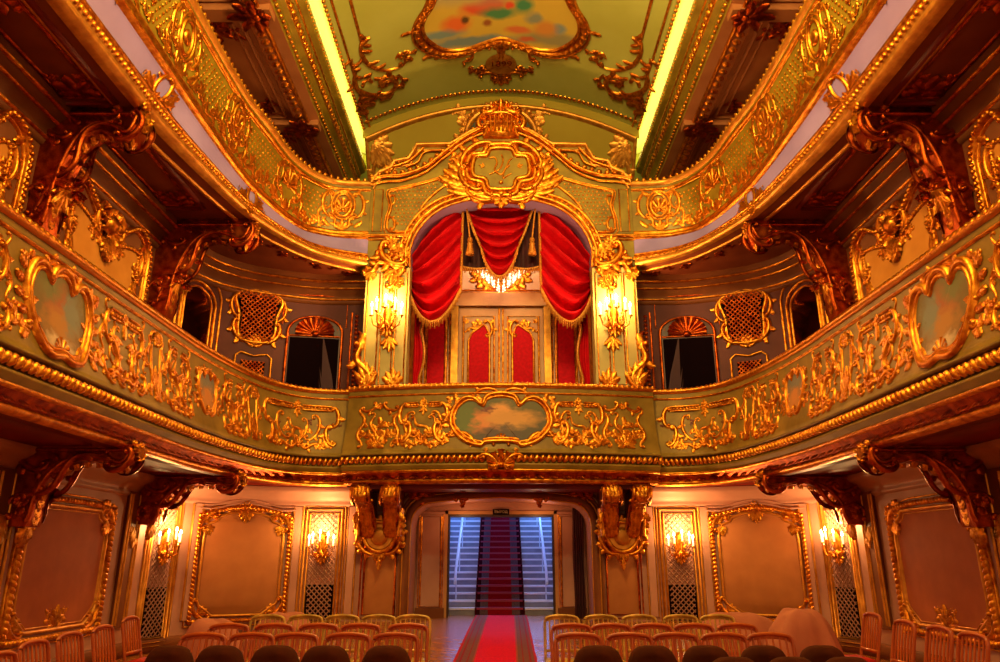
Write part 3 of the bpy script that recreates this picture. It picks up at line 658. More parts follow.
def wide(w,h,cy):
    a=[(0,-.42),(.16,-.44),(.2,-.5),(.36,-.4),(.49,-.12),(.48,.18),(.38,.4),(.27,.4),(.19,.28),(.14,.44),(0,.5)]
    return smooth_closed([(x*w,cy+y*h) for x,y in a]+[(-x*w,cy+y*h) for x,y in a[-2:0:-1]],4)
def medallion(root,Mp,outl,paint,big=1.,rr=R,label=None):
    cv=obj('painted_medallion',canvas(Mp,outl,.02),paint,root)
    if label: cv['label']=label
    mb=MB(); w=max(p[0] for p in outl); y0=min(p[1] for p in outl); y1=max(p[1] for p in outl)
    relief(mb,Mp,scaled(outl,.02*big),.03*big,.06*big,closed=True); relief(mb,Mp,scaled(outl,.09*big),.05*big,.09*big,closed=True)
    so=scaled(outl,.14*big); n=len(so)
    for i in range(0,n,2):
        a=math.atan2(so[i][1]-so[i-1][1],so[i][0]-so[i-1][0])-PI/2
        if (y0+.15<so[i][1]<y1-.1): leaf(mb,Mp,so[i],a+.5*(1 if so[i][0]>0 else -1),.17*big,.06*big,.6,.035)
    for s in (-1,1):
        Ms=lambda u,v,w_,s=s:Mp(s*u,v,w_)
        scroll(mb,Ms,(w*.25,y0-.02),(w*1.0,y0+.12),'S',1,.045*big,leaves=2); scroll(mb,Ms,(w*1.15,y0+.1),(w*1.2,y0+.5*(y1-y0)),'C',-1,.045*big,leaves=2)
        rinceau(mb,Ms,(w*1.1,y0+.04),.2,.55*big,.03*big,1,5); rinceau(mb,Ms,(w*.9,y1-.05),.5,.4*big,.028*big,-1,4); scroll(mb,Ms,(.05,y1+.05),(w*.6,y1-.02),'C',-1,.035*big,leaves=2)
        flowers(mb,Ms,w*.55,y1+.02,.1*big,5,rr)
    shell(mb,Mp,0,y0-.02,.16*big,PI/2,7,3.0); spray(mb,Mp,(0,y1),PI/2,.16*big,5,2.4,.05)
    obj('gilt_frame',mb,'gold',cv); return cv
V0=3.84
SCL=.62
def flat(Mp,k=SCL): return lambda u,v,w:Mp(u,v,w*k)
def side_lower():
    root=thing('lower_balcony','curved lower balcony on the left with olive parapet, gilt scrolls and painted medallions','balcony',(-5.5,10,3.05))
    lower_balcony(root,PL,0,PL.L-.0,-1.62)
    rr=random.Random(3); sf=lambda s:flat(PL.surf(s,V0,nfl))
    for s in (2.9,8.1,11.95): obj('pilaster_ornament',pilaster_ornament(sf(s)),'gold',root)
    medallion(root,sf(5.5),heart(1.15,.95,.55),'paintB',1.15,rr,'large oval painted medallion')
    obj('scroll_panel',scroll_bay(sf(7.1),1.15,rr,bold=1.45),'gold',root); obj('scroll_panel',scroll_bay(sf(3.9),1.15,rr,bold=1.45),'gold',root); obj('scroll_panel',scroll_bay(sf(1.2),2.4,rr),'gold',root)
    medallion(root,sf(10.1),heart(.6,.7,.6),'paintC',.75,rr,'small oval painted medallion')
    obj('scroll_panel',scroll_bay(sf(8.95),.85,rr,crest=False,bold=1.4),'gold',root); obj('scroll_panel',scroll_bay(sf(11.2),.85,rr,crest=False,bold=1.4),'gold',root)
    L_=PL.L-12.45; obj('scroll_panel',scroll_bay(sf(12.3+L_/2),L_-.1,rr),'gold',root)
    # dark rose sprigs
    mb=MB()
    for s,v in ((6.8,.62),(7.4,.6),(8.85,.6),(11.15,.62),(12.9,.6),(13.7,.6),(14.4,.58),(9.5,.5),(4.0,.6)): flowers(mb,sf(s),0,v,.09,6,rr)
    obj('rose_sprigs',mb,'flower',root)
    return root
lb=side_lower(); mirror(lb,'curved lower balcony on the right with olive parapet, gilt scrolls and painted medallions')
cb=thing('royal_balcony','bowed central balcony with olive parapet and wide painted cherub medallion below the red curtains','balcony',(0,16,3.05))
lower_balcony(cb,PC,0,PC.L,-1.2)
rr=random.Random(5); sfc=lambda u:flat(PC.surf(PC.L/2+u,V0,nfl),.8)
medallion(cb,sfc(0),wide(2.0,.98,.6),'paintA',1.1,rr)
for s in (-1,1):
    obj('scroll_panel',scroll_bay(sfc(s*1.72),1.2,rr),'gold',cb)
    mb=MB(); Mp=sfc(s*2.72)
    spray(mb,Mp,(0,.02),PI/2,.3,9,2.6,.06,.03); shell(mb,Mp,0,1.0,.13,-PI/2,7); rinceau(mb,Mp,(-.04,.05),PI/2+.15,.95,.035,-1,7); rinceau(mb,Mp,(.06,.05),PI/2-.25,.6,.03,-1,6); scroll(mb,Mp,(-.1,.1),(-.12,.7),'S',1,.04)
    for q in (-1,1):
        Ms=lambda u,v,w,q=q:Mp(q*u,v,w)
        scroll(mb,Ms,(.1,1.02),(.42,.9),'C',1,.04,leaves=1); scroll(mb,Ms,(.45,.8),(.36,.12),'S',1,.045,leaves=2); rinceau(mb,Ms,(.1,.1),PI/2-.4,.6,.03,-1,6)
    obj('acanthus_fan',mb,'gold',cb)
mb=MB()
for u in (-2.0,-1.4,1.4,2.0): flowers(mb,sfc(u),0,.62,.08,5,rr)
obj('rose_sprigs',mb,'flower',cb)
# shell keystone over the gadroon
mb=MB(); Mp=PC.surf(PC.L/2,3.4,lambda z:.24); shell(mb,Mp,0,.02,.32,PI/2,7,3.4,.08)
for s in (-1,1): scroll(mb,lambda u,v,w,s=s:Mp(s*u,v,w),(.1,-.05),(.45,.2),'C',-1,.05,leaves=2)
obj('shell_keystone',mb,'gold',cb)
# ================================================================== UPPER BALCONIES
UA=Path([(-5.62,3),(-5.62,6),(-5.62,9),(-5.58,10.6),(-5.42,12.13),(-5.25,13.34),(-5.05,14.12),(-4.65,15.04),(-4.15,15.76),(-3.25,16.36)])
UB=Path([(-5.4,3),(-5.4,6),(-5.4,9),(-5.4,12.9),(-5.22,14.55),(-4.83,15.85),(-4.3,16.25),(-3.9,16.36),(-3.25,16.4)])
UC=Path([(-5.22,3),(-5.22,6),(-5.22,9),(-5.2,12.4),(-5.03,13.84),(-4.9,15.0),(-4.6,15.8),(-4.2,16.22),(-3.85,16.34),(-3.25,16.38)])
LV=[(8.3,UA),(9.1,UB),(10.55,UC)]
def upt(t,n,z):
    if z<=9.1: a,b,k=UA,UB,(z-8.35)/.75
    else: a,b,k=UB,UC,(z-9.1)/1.45
    k=max(-.1,min(1.1,k)); p=a.at(t*a.L); q=b.at(t*b.L)
    x,y,nx,ny=(p[i]+(q[i]-p[i])*k for i in range(4))
    return (x+nx*n,y+ny*n,z)
def usurf(s0,z0,off=0.): return lambda u,v,w:upt((s0+u)/UB.L,off+w*.5,z0+v)
def usweep(mb,prof,n=90): mb.grid([[upt(i/n,a,z) for a,z in prof] for i in range(n+1)])
def side_upper():
    root=thing('upper_balcony','curved upper balcony on the left with green and gold trellis parapet and scalloped rail','balcony',(-5.4,10,8.2))
    def sw(name,prof,m): mb=MB(); usweep(mb,prof); return obj(name,mb,m,root)
    sw('parapet',[(.02,z) for z in (9.14,9.3,9.6,9.9,10.2,10.45)],'green')
    sw('hand_rail',[(-.14,10.4),(-.14,10.56),(.0,10.58),(.06,10.55),(.08,10.5),(.05,10.44),(.02,10.42)],'gold_soft')
    sw('parapet_back',[(-.14,10.5),(-.1,9.0),(-1.7,9.0)],'dark')
    mb=MB(); beads(mb,lambda u,v,w:upt(u/UB.L,.0+w*.8,10.58+v+w*.5),[(0,0),(UB.L,0)],.17,.06,n=6); obj('scalloped_beading',mb,'gold',root)
    sw('rail_moulding',[(.02,10.36),(.06,10.34),(.06,10.3),(.02,10.28)],'gold')
    sw('base_moulding',[(.02,9.2),(.08,9.18),(.1,9.13),(.06,9.08),(.1,9.06),(.1,9.02),(.02,8.98)],'gold')
    sw('cove_band',[(.02,8.99),(.0,8.9),(-.01,8.7),(-.01,8.56)],'lav')
    sw('cove_edge',[(0,8.6),(.05,8.58),(.05,8.54),(.0,8.52)],'gold')
    sw('bead_course',[(0,8.52),(.05,8.5),(.06,8.42),(.02,8.4),(.05,8.38),(.04,8.32),(-.05,8.28),(-.12,8.26)],'gold_soft')
    mb=MB(); rope(mb,lambda u,v,w:upt(u/UB.L,.05+w*.8,8.46+v-w*.4),[(0,0),(UB.L,0)],.11,.05); obj('bead_moulding',mb,'gold',root)
    # soffit with coffers
    mb=MB(); n=60; rows=[]
    for i in range(n+1):
        t=i/n; a=upt(t,-.1,8.28); w_=WL.at(WL.L*(2/16.)+t*(WL.L*(14/16.))) if 0 else None
        p=UA.at(t*UA.L); sN=near(WL,p[0]-p[2]*1.6,p[1]-p[3]*1.6); q=WL.pt(sN,.0,8.28)
        rows.append([a]+[(a[0]+(q[0]-a[0])*k,a[1]+(q[1]-a[1])*k,8.28) for k in (.33,.66,1)])
    mb.grid(rows); obj('soffit',mb,'coffer',root)
    Mso=lambda u,v,w:(v,u,8.28-w)
    for y0,y1 in ((3.4,6.6),(7.1,9.75),(10.45,13.3)):
        x1=-5.98 if y1<12 else -6.0
        mb=MB(); mbb=MB(); c_f=None
        fr=[(y0,-6.85),(y1,-6.85),(y1,x1),(y0,x1)]
        relief(mb,Mso,fr,.05,.07,closed=True); relief(mbb,Mso,scaled(fr,-.14),.03,.04,closed=True); c_f=obj('coffer_frame',mb,'red_soffit',root); obj('gilt_fillet',mbb,'gold_dark',c_f)
        for y,a in ((y0+.25,0),(y1-.25,PI)):
            ob=MB(); spray(ob,Mso,(y,-6.4),a,.5,5,2.4,.1,.04); rosette(ob,Mso,y,-6.4,.14,6)
            for s in (-1,1): rinceau(ob,Mso,(y,-6.4+s*.05),a-s*.9*(1 if a else -1),.75,.028,s*(1 if a else -1),6)
            obj('soffit_ornament',ob,'gold_dark',c_f)
    for i in range(9):
        mb=MB()
        t=.80+.2*i/8-.01*(i==8); p=upt(t,-.6,8.28); Mq=lambda u,v,w,t=t:upt(t+u/UB.L,-.62+v,8.28-w)
        rinceau(mb,Mq,(0,0),.3*(-1)**i,.5,.025,(-1)**i,5)
        obj('soffit_ornament',mb,'gold_dark',root)
    sw('soffit_bead',[(-.34,8.29),(-.34,8.24),(-.38,8.22),(-.42,8.24),(-.42,8.29)],'gold_soft')
    rr=random.Random(11)
    # trellis field, broken into panels between the cartouches
    edges=[0,3.0,7.15,9.6,12.2,13.2,14.1,UB.L]
    cent=[(3.0,'o'),(7.3,'o'),(9.75,'s'),(12.3,'r'),(14.0,'s')]
    bounds=[.4]+[c for c,_ in cent]+[UB.L-.1]
    for i in range(len(bounds)-1):
        a,b=bounds[i]+.42,bounds[i+1]-.42
        if i==len(bounds)-2: b=UB.L-.15
        if b-a<.25: continue
        mb=MB(); Mp=usurf(0,9.22,.03); nx=max(2,int((b-a)/.13))
        for j in range(nx+1):
            for k in range(8):
                x=a+(b-a)*(j+(.5 if k%2 else 0))/(nx+.5); y=.16+.1*k
                bead(mb,Mp,x,y,.034,n=4,h=.03)
        fr=[(a-.08,.06),(b+.08,.06),(b+.08,1.0),(a-.08,1.0)]
        relief(mb,Mp,[(a,1.02),(b,1.02)],.025,.04); rinceau(mb,Mp,((a+b)/2,.05),.2,(b-a)*.5,.03,1,6); rinceau(mb,Mp,((a+b)/2,.05),PI-.2,(b-a)*.5,.03,-1,6)
        for s_,e in ((1,a),(-1,b)):
            Ms=lambda u,v,w,s_=s_,e=e:Mp(e+s_*u,v,w)
            scroll(mb,Ms,(.0,.95),(.02,.52),'C',1,.035,leaves=1); scroll(mb,Ms,(.05,.55),(.0,.08),'C',-1,.035,leaves=1); rinceau(mb,Ms,(.05,.06),.3,.45,.025,1,5)
        for _ in range(int((b-a)*5)): leaf(mb,Mp,(rr.uniform(a,b),rr.uniform(.03,.2)),rr.uniform(.3,2.8),.2,.05,rr.uniform(-1,1))
        obj('trellis_panel',mb,'gold',root)
    for c,k in cent:
        mb=MB(); Mp=usurf(c,9.2,.03)
        ov=[(.2*cos(2*PI*j/20),.68+.3*sin(2*PI*j/20)) for j in range(20)]
        if k in 'os':
            relief(mb,Mp,ov,.04,.07,closed=True); relief(mb,Mp,scaled(ov,.09),.035,.05,closed=True)
            if k=='s': shell(mb,Mp,0,.55,.3,PI/2,9,4.2,.05)
            else: bead(mb,Mp,0,.68,.13,h=.09,n=10)
        else: shell(mb,Mp,0,.6,.36,PI/2,9,3.2,.06)
        for s in (-1,1):
            Ms=lambda u,v,w,s=s:Mp(s*u,v,w)
            scroll(mb,Ms,(.3,1.02),(.3,.35),'C',-1,.045,leaves=2); scroll(mb,Ms,(.05,.05),(.3,.38),'S',1,.04,leaves=2); scroll(mb,Ms,(.1,1.1),(.4,1.05),'C',1,.03); leaf(mb,Ms,(.3,.1),.4,.3,.06,.8)
        spray(mb,Mp,(0,.02),PI/2,.3,5,1.6,.06); spray(mb,Mp,(0,1.0),PI/2,.16,5,2.4,.05); rosette(mb,Mp,0,1.05,.09,6)
        obj('gilt_cartouche',mb,'gold',root)
    return root
ub=side_upper(); mirror(ub,'curved upper balcony on the right with green and gold trellis parapet and scalloped rail')
# ================================================================== ROYAL BOX FRONT
FY=16.4
def fz(px,py,Y=FY): p=at(px,py,Y); return (p[0],p[2])
Mf=lambda u,v,w:(u,FY-w,v)
rb=thing('royal_box','green and gold arched front of the royal box between the upper balconies','theatre box',(0,16.5,3.7))
XL=3.25; XO=2.2
def sym(l): return l+[(-x,z) for x,z in l[::-1] if abs(x)>1e-4]
def arcpx(pts): return [fz(*p) for p in pts]
archL=[(-XO,8.25)]+smooth_open([(-2.22,8.72),(-2.1,9.1),(-1.85,9.5),(-1.45,9.83),(-.95,10.02),(-.4,10.12),(0,10.14)],4)
archL=[(-XO,8.25)]+[p for p in archL[1:] if p[0]<-1e-4]+[(0,10.14)]
archF=sym(archL)
topL=[(-XL,10.56),(-3.18,10.72),(-3.05,10.86),(-2.78,10.98),(-2.7,11.18),(-2.34,11.24),(-2.2,11.52),(-2.15,11.66),(-1.3,11.66),(-.8,12.02),(-.45,12.18),(-.42,12.3)]
outl=[(-XL,8.25)]+topL+[(-x,z) for x,z in topL[::-1]]+[(XL,8.25)]+archF[::-1]
mb=MB(); ngon(mb,Mf,outl); ngon(mb,lambda u,v,w:(u,FY+.3,v),outl)
mb.grid([[Mf(x,z,0) for x,z in outl[:2*len(topL)+2]],[Mf(x,z,-.3) for x,z in outl[:2*len(topL)+2]]])
obj('arch_screen',mb,'green',rb,smooth=False)
mb=MB(); mb.grid([[(x,FY-.03,z) for x,z in archF],[(x,FY+.62,z) for x,z in archF]]); obj('arch_soffit',mb,'lav',rb)
for s in (-1,1):
    mb=MB(); x0,x1=sorted((s*XO,s*XL)); mb.box(x0,x1,FY,FY+.45,3.7,8.3); p=obj('pilaster',mb,'cream',rb,smooth=False)
    mb=MB()
    for a,b in ((x0+.07,x0+.34),(x0+.42,x1-.36),(x1-.3,x1-.06)):
        fr=[(a,5.35),(b,5.35),(b,8.1),(a,8.1)]; relief(mb,Mf,fr,.018,.025,closed=True)
    obj('panel_moulding',mb,'gold',p)
    # capital: scroll volutes with acanthus
    mb=MB(); Ms=lambda u,v,w,s=s:Mf(s*u,v,w)
    scroll(mb,Ms,(2.85,8.9),(2.3,8.4),'C',-1,.1,.16,A=1.6,leaves=3); scroll(mb,Ms,(2.95,8.55),(2.4,8.25),'S',1,.08,.13,leaves=2); scroll(mb,Ms,(2.8,8.35),(3.25,8.15),'S',-1,.07,.12,leaves=2)
    rinceau(mb,Ms,(2.7,8.7),PI*.9,.7,.07,1,6); rinceau(mb,Ms,(2.55,8.2),-PI/2+.3,.7,.055,-1,6); spray(mb,Ms,(2.65,8.2),-PI/2,.42,5,1.2,.09,.05); spray(mb,Ms,(2.7,8.85),PI/2,.28,7,2.6,.08,.05); scroll(mb,Ms,(2.6,8.1),(2.75,7.75),'C',1,.06,.09,A=1.6,leaves=3)
    spray(mb,Ms,(3.15,8.2),-PI/2,.38,5,1.,.08,.05); rosette(mb,Ms,2.65,8.55,.18,7); bead(mb,Ms,2.65,8.55,.1,h=.16)
    relief(mb,Ms,[(2.2,9.08),(3.28,9.08)],.05,.09); relief(mb,Ms,[(2.2,8.98),(3.28,8.98)],.025,.06)
    obj('gilt_capital',mb,'gold',rb)
    # foot volute
    mb=MB(); scroll(mb,Ms,(3.3,6.2),(3.1,5.3),'S',-1,.09,.1,leaves=3); spray(mb,Ms,(3.12,5.25),PI/2,.7,5,.9,.1,.05); scroll(mb,Ms,(2.95,5.6),(3.25,5.35),'C',1,.07); spray(mb,Ms,(2.5,5.3),PI/2,.5,5,1.3,.09,.04); leaf(mb,Ms,(3.3,6.15),PI/2,.5,.12,.5)
    spray(mb,Ms,(2.62,6.5),-PI/2,.45,5,1.2,.07,.04)
    obj('foot_scroll',mb,'gold',rb)
    # trellis side field
    mb=MB(); out=[(2.15,9.25),(2.75,9.2),(2.8,9.55),(2.72,9.9),(2.8,10.25),(2.6,10.35),(2.0,10.5),(1.35,10.7),(1.3,10.55),(1.6,10.3),(1.95,9.9),(2.05,9.5)]
    so=smooth_closed(out,3); relief(mb,Ms,so,.035,.05,closed=True); relief(mb,Ms,scaled(so,.07),.02,.03,closed=True)
    for j in range(16):
        for k in range(14):
            x=1.4+.1*j+(.05 if k%2 else 0); z=9.3+.1*k
            if x<2.68 and 9.32<z<10.5-.3*(x-2.0) and x>1.5+ (10.5-z)*.62 +.02 : bead(mb,Ms,x,z,.03,h=.025,n=4)
    scroll(mb,Ms,(2.72,10.2),(2.78,9.9),'C',1,.03); scroll(mb,Ms,(2.78,9.6),(2.7,9.25),'C',1,.035,leaves=1); scroll(mb,Ms,(2.6,9.2),(2.2,9.25),'C',-1,.03,leaves=1)
    fr=[(2.95,9.2),(3.17,9.2),(3.17,10.35),(2.95,10.35)]; relief(mb,Ms,fr,.018,.025,closed=True)
    obj('trellis_panel',mb,'gold',rb)
mb=MB()
for d,r,h in ((.1,.06,.1),(.24,.045,.07),(.0,.025,.05)): relief(mb,Mf,[(x*(1+d/2.2),z+d*max(0,(z-8.25)/1.9)) for x,z in archF],r,h)
rope(mb,Mf,[(x*(1+.17/2.2),z+.17*max(0,(z-8.25)/1.9)) for x,z in archF],.13,.05)
obj('arch_moulding',mb,'gold',rb)
topF=topL+[(-x,z) for x,z in topL[::-1]]
mb=MB(); relief(mb,Mf,[(x,z-.05) for x,z in topF],.06,.14); relief(mb,Mf,[(x*.985,z-.2) for x,z in topF],.03,.06)
obj('pediment_moulding',mb,'gold_soft',rb)
mb=MB()
sw=smooth_open([(-XL,10.6),(-2.9,10.68),(-2.45,10.72),(-1.9,10.95),(-1.45,11.35),(-1.0,11.75),(-.6,12.0),(-.35,12.1)],5)
for s in (-1,1):
    Ms=lambda u,v,w,s=s:Mf(s*u,v,w+.06); q=[(-x,z) for x,z in sw]
    beads(mb,Ms,[(x,z+.1) for x,z in q],.2,.07,n=6); relief(mb,Ms,q,.05,.1); relief(mb,Ms,[(x,z-.14) for x,z in q],.028,.05)
    relief(mb,Ms,smooth_open([(2.75,10.95),(2.35,11.1),(2.1,11.35),(1.98,11.5)],4),.035,.06); relief(mb,Ms,smooth_open([(2.4,10.95),(2.1,11.1),(1.9,11.4),(1.25,11.42)],4),.03,.05)
    rosette(mb,Ms,2.85,10.9,.14,6); beads(mb,Ms,smooth_open([(2.7,11.05),(2.4,11.2),(2.2,11.45)],4),.13,.05)
obj('scallop_band',mb,'gold',rb)
# central shield with monogram
ct=MB(); sh=smooth_closed([(0,10.36),(.28,10.4),(.36,10.62),(.62,10.7),(.66,10.95),(.58,11.2),(.34,11.22),(.26,11.38),(0,11.42)]+[(-x,z) for x,z in [(.26,11.38),(.34,11.22),(.58,11.2),(.66,10.95),(.62,10.7),(.36,10.62),(.28,10.4)]],4)
mb=MB(); mb.add([Mf(x,z,.1) for x,z in sh],[tuple(range(len(sh)))]); cs=obj('shield',mb,'green',rb)
mb=MB(); Mz=lambda u,v,w:Mf(u,v,w+.1)
relief(mb,Mz,smooth_open([(-.3,11.18),(-.16,11.2),(-.1,11.05),(-.16,10.85),(0,10.72),(.12,10.9),(.2,11.1),(.28,11.18)],5),.025,.03)
relief(mb,Mz,smooth_open([(-.3,10.72),(-.05,10.86),(.05,11.1),(.02,11.28)],5),.022,.03); relief(mb,Mz,smooth_open([(.26,10.75),(.15,10.68),(.05,10.62),(.1,10.85),(.22,10.98)],5),.02,.03)
bead(mb,Mz,0,10.5,.06); spray(mb,Mz,(.42,10.95),.3,.16,3,1.2,.03,.02); spray(mb,Mz,(-.42,10.95),PI-.3,.16,3,1.2,.03,.02)
obj('monogram',mb,'gold',cs)
mb=MB(); relief(mb,Mf,scaled(sh,.06),.08,.18,closed=True); relief(mb,Mf,scaled(sh,.2),.09,.14,closed=True)
for s in (-1,1):
    Ms=lambda u,v,w,s=s:Mf(s*u,v,w)
    scroll(mb,Ms,(.2,11.6),(.95,10.9),'C',-1,.09,.16,A=1.2,leaves=3); scroll(mb,Ms,(.95,11.0),(.5,10.35),'C',-1,.09,.16,leaves=3); scroll(mb,Ms,(.15,10.15),(.85,10.4),'C',1,.08,.14,leaves=2)
    for k in range(4): leaf(mb,Ms,(.85,10.45+.14*k),.1+.22*k,.85-.1*k,.15,.5-.2*k,.07,4)
    for k in range(3): leaf(mb,Ms,(.5,10.25+.04*k),-.1+.15*k,.95,.14,.35,.06,4)
    rinceau(mb,Ms,(.9,10.35),.15,.9,.06,1,7); rinceau(mb,Ms,(.9,11.2),.6,.6,.05,-1,5); leaf(mb,Ms,(.1,10.1),.1,.7,.14,.3,.06,4); rosette(mb,Ms,.75,10.3,.16,6)
shell(mb,Mf,0,10.0,.3,PI/2,7,3.,.12); spray(mb,Mf,(0,10.12),-PI/2,.35,5,2.0,.1,.06); bead(mb,Mf,0,10.2,.13,h=.16)
obj('gilt_cartouche',mb,'gold',rb)
mb=MB(); Mk=lambda u,v,w:Mf(u,v,w+.08)
for s in (-1,1):
    Ms=lambda u,v,w,s=s:Mk(s*u,v,w); scroll(mb,Ms,(.5,12.05),(.42,12.42),'C',1,.08,.14); scroll(mb,Ms,(.1,12.75),(.48,12.55),'C',1,.1,.16); relief(mb,Ms,smooth_open([(.45,12.35),(.36,12.05),(.44,11.8)],4),.05,.08)
    for k in range(3): relief(mb,Ms,[(.06+.11*k,12.45),(.05+.1*k,11.95)],.045,.08)
shell(mb,Mk,0,12.42,.42,PI/2,7,2.4,.1); relief(mb,Mk,[(-.46,12.46),(0,12.5),(.46,12.46)],.06,.12)
mb.box(-.45,.45,FY-.12,FY+.2,11.8,12.42)
obj('shell_crest',mb,'gold',rb)
# box interior
BY=18.6
mb=MB(); mb.box(-3.3,3.3,16.0,18.7,3.6,3.72); struct('floor_royal_box',mb,'dk_wood')
mb=MB(); mb.grid([[(x,BY,z) for z in (3.7,10.6)] for x in (-3.3,3.3)]); struct('wall_royal_box',mb,'pinkcream')
mb=MB(); mb.box(-3.3,-3.2,16.85,BY,3.7,10.6); o=struct('wall_royal_box_left',mb,'pinkcream'); mirror_s(o,'wall_royal_box_right')
mb=MB(); mb.box(-3.3,3.3,16.7,18.7,10.5,10.6); struct('ceiling_royal_box',mb,'pinkcream')
Mb=lambda u,v,w:(u,BY-w,v)
def bz(px,py): return fz(px,py,BY)
# double door with red panels
dr=thing('double_door','cream and gilt double door with two red damask panels behind the royal curtains','door',(0,BY,3.72))
dx,dt=1.12,7.95
for s in (-1,1):
    x0,x1=sorted((s*.01,s*dx)); mb=MB(); mb.box(x0,x1,BY-.06,BY-.01,3.75,dt); lf=obj('door_leaf',mb,'door',dr,smooth=False)
    Ms=lambda u,v,w,s=s:Mb(s*u,v,w+.06)
    pn=[(.3,3.9),(.86,3.9),(.86,7.05),(.78,7.25),(.6,7.38),(.46,7.48),(.4,7.42),(.3,7.2)]
    mb=MB(); ngon(mb,Ms,pn,.015); obj('damask_panel',mb,'damask',lf)
    mb=MB(); relief(mb,Ms,pn,.035,.05,closed=True); fr=[(.18,3.85),(1.0,3.85),(1.0,7.72),(.18,7.72)]; relief(mb,Ms,fr,.03,.04,closed=True); relief(mb,Ms,[(.05,3.8),(.05,dt)],.03,.03)
    scroll(mb,Ms,(.36,7.15),(.42,7.6),'C',-1,.05,leaves=2); rinceau(mb,Ms,(.5,7.55),.1,.45,.035,-1,5); scroll(mb,Ms,(.6,7.45),(.92,7.3),'S',1,.035,leaves=2); rosette(mb,Ms,.92,7.58,.08,5)
    obj('gilt_moulding',mb,'gold',lf)
    mb=MB(); mb.box(min(s*(dx+.02),s*(dx+.2)),max(s*(dx+.02),s*(dx+.2)),BY-.12,BY,3.72,dt+.15); obj('door_jamb',mb,'gold_soft',dr,smooth=False)
mb=MB(); mb.box(-dx-.2,dx+.2,BY-.14,BY,dt+.05,dt+.45); obj('lintel',mb,'door',dr,smooth=False)
mb=MB()
for z,r in ((dt+.07,.04),(dt+.42,.06),(dt+.52,.03)): relief(mb,Mb,[(-dx-.25,z),(dx+.25,z)],r,r*2.5)
obj('gilt_moulding',mb,'gold',dr)
mb=MB()
for s in (-1,1):
    Ms=lambda u,v,w,s=s:Mb(s*u,v,w)
    scroll(mb,Ms,(.05,8.6),(.7,8.75),'S',1,.05,leaves=3); rinceau(mb,Ms,(.3,8.6),.2,.9,.05,1,7); scroll(mb,Ms,(1.2,8.5),(1.25,9.0),'C',1,.05,leaves=2)
relief(mb,Mb,[(-1.4,9.1),(1.4,9.1)],.05,.12); relief(mb,Mb,[(-1.4,9.3),(1.4,9.3)],.07,.16); relief(mb,Mb,[(-3.2,9.6),(3.2,9.6)],.1,.2); shell(mb,Mb,0,8.6,.3,PI/2,7)
obj('overdoor_ornament',mb,'gold',dr)
for s,nm in ((-1,'left'),(1,'right')):
    w=thing('damask_wall_panel','tall red damask wall panel in a gilt frame, %s of the royal box door'%nm,'wall panel',(s*1.7,BY,3.8)); Ms=lambda u,v,w,s=s:Mb(s*u,v,w)
    fr=[(1.5,3.85),(1.94,3.85),(1.94,7.7),(1.5,7.7)]
    mb=MB(); ngon(mb,Ms,fr,.02); obj('damask',mb,'damask',w)
    mb=MB(); relief(mb,Ms,scaled(fr,.04),.05,.06,closed=True); relief(mb,Ms,scaled(fr,.14),.03,.04,closed=True); obj('gilt_frame',mb,'gold',w)
    mb=MB(); relief(mb,Ms,[(2.3,3.8),(2.3,9.4)],.12,.1); relief(mb,Ms,[(2.5,3.8),(2.5,9.4)],.04); 
    o=struct('trim_20',mb,'gold_soft',smooth=True)
# chandelier in the box
ch=thing('crystal_chandelier','sparkling crystal chandelier half hidden under the centre swag of the royal curtains','chandelier',(0,17.95,8.7))
def tube3(mb,pts,r,n=6):
    rows=[]
    for i,p in enumerate(pts):
        a=Vector(pts[max(i-1,0)]); b=Vector(pts[min(i+1,len(pts)-1)]); t=(b-a).normalized(); up=Vector((0,0,1)) if abs(t.z)<.9 else Vector((1,0,0)); x=t.cross(up).normalized(); y=t.cross(x)
        rr=r(i/max(1,len(pts)-1)) if callable(r) else r
        rows.append([tuple(Vector(p)+(x*cos(2*PI*k/n)+y*sin(2*PI*k/n))*rr) for k in range(n)])
    mb.grid(rows,closed=True)
def lathe(mb,c,prof,n=12):
    mb.grid([[(c[0]+r*cos(2*PI*k/n),c[1]+r*sin(2*PI*k/n),c[2]+z) for k in range(n)] for r,z in prof],closed=True)
CZ=9.2
mb=MB(); lathe(mb,(0,17.95,CZ),[(.0,-.75),(.07,-.7),(.1,-.6),(.03,-.5),(.08,-.35),(.12,-.2),(.03,0),(.03,1.3)]); obj('stem',mb,'gold',ch)
mb=MB()
for k in range(8):
    a=2*PI*k/8; tube3(mb,[(cos(a)*r,17.95+sin(a)*r,CZ+z) for r,z in ((.08,-.3),(.3,-.45),(.5,-.38),(.6,-.18))],.015); 
obj('arms',mb,'gold',ch)
mb=MB()
for k in range(8):
    a=2*PI*k/8; lathe(mb,(.6*cos(a),17.95+.6*sin(a),CZ-.16),[(.02,0),(.02,.14)],6)
obj('candles',mb,'candle',ch)
mb=MB()
for k in range(8):
    a=2*PI*k/8; lathe(mb,(.6*cos(a),17.95+.6*sin(a),CZ),[(.0,0),(.028,.03),(.02,.07),(0,.1)],6)
obj('bulbs',mb,'bulb',ch)
mb=MB()
for ring,rr_,z0,n in ((.62,.028,-.3,22),(.5,.028,-.45,18),(.36,.028,-.6,14),(.22,.026,-.74,10),(.1,.026,-.88,6)):
    for k in range(n):
        a=2*PI*k/n; x,y=ring*cos(a),17.95+ring*sin(a)
        for d in (0,.07): lathe(mb,(x,y,CZ+z0-d),[(0,.03),(rr_,.0),(0,-.04)],5)
o=obj('crystal_drops',mb,'crystal',ch,smooth=False); o['kind']='stuff'
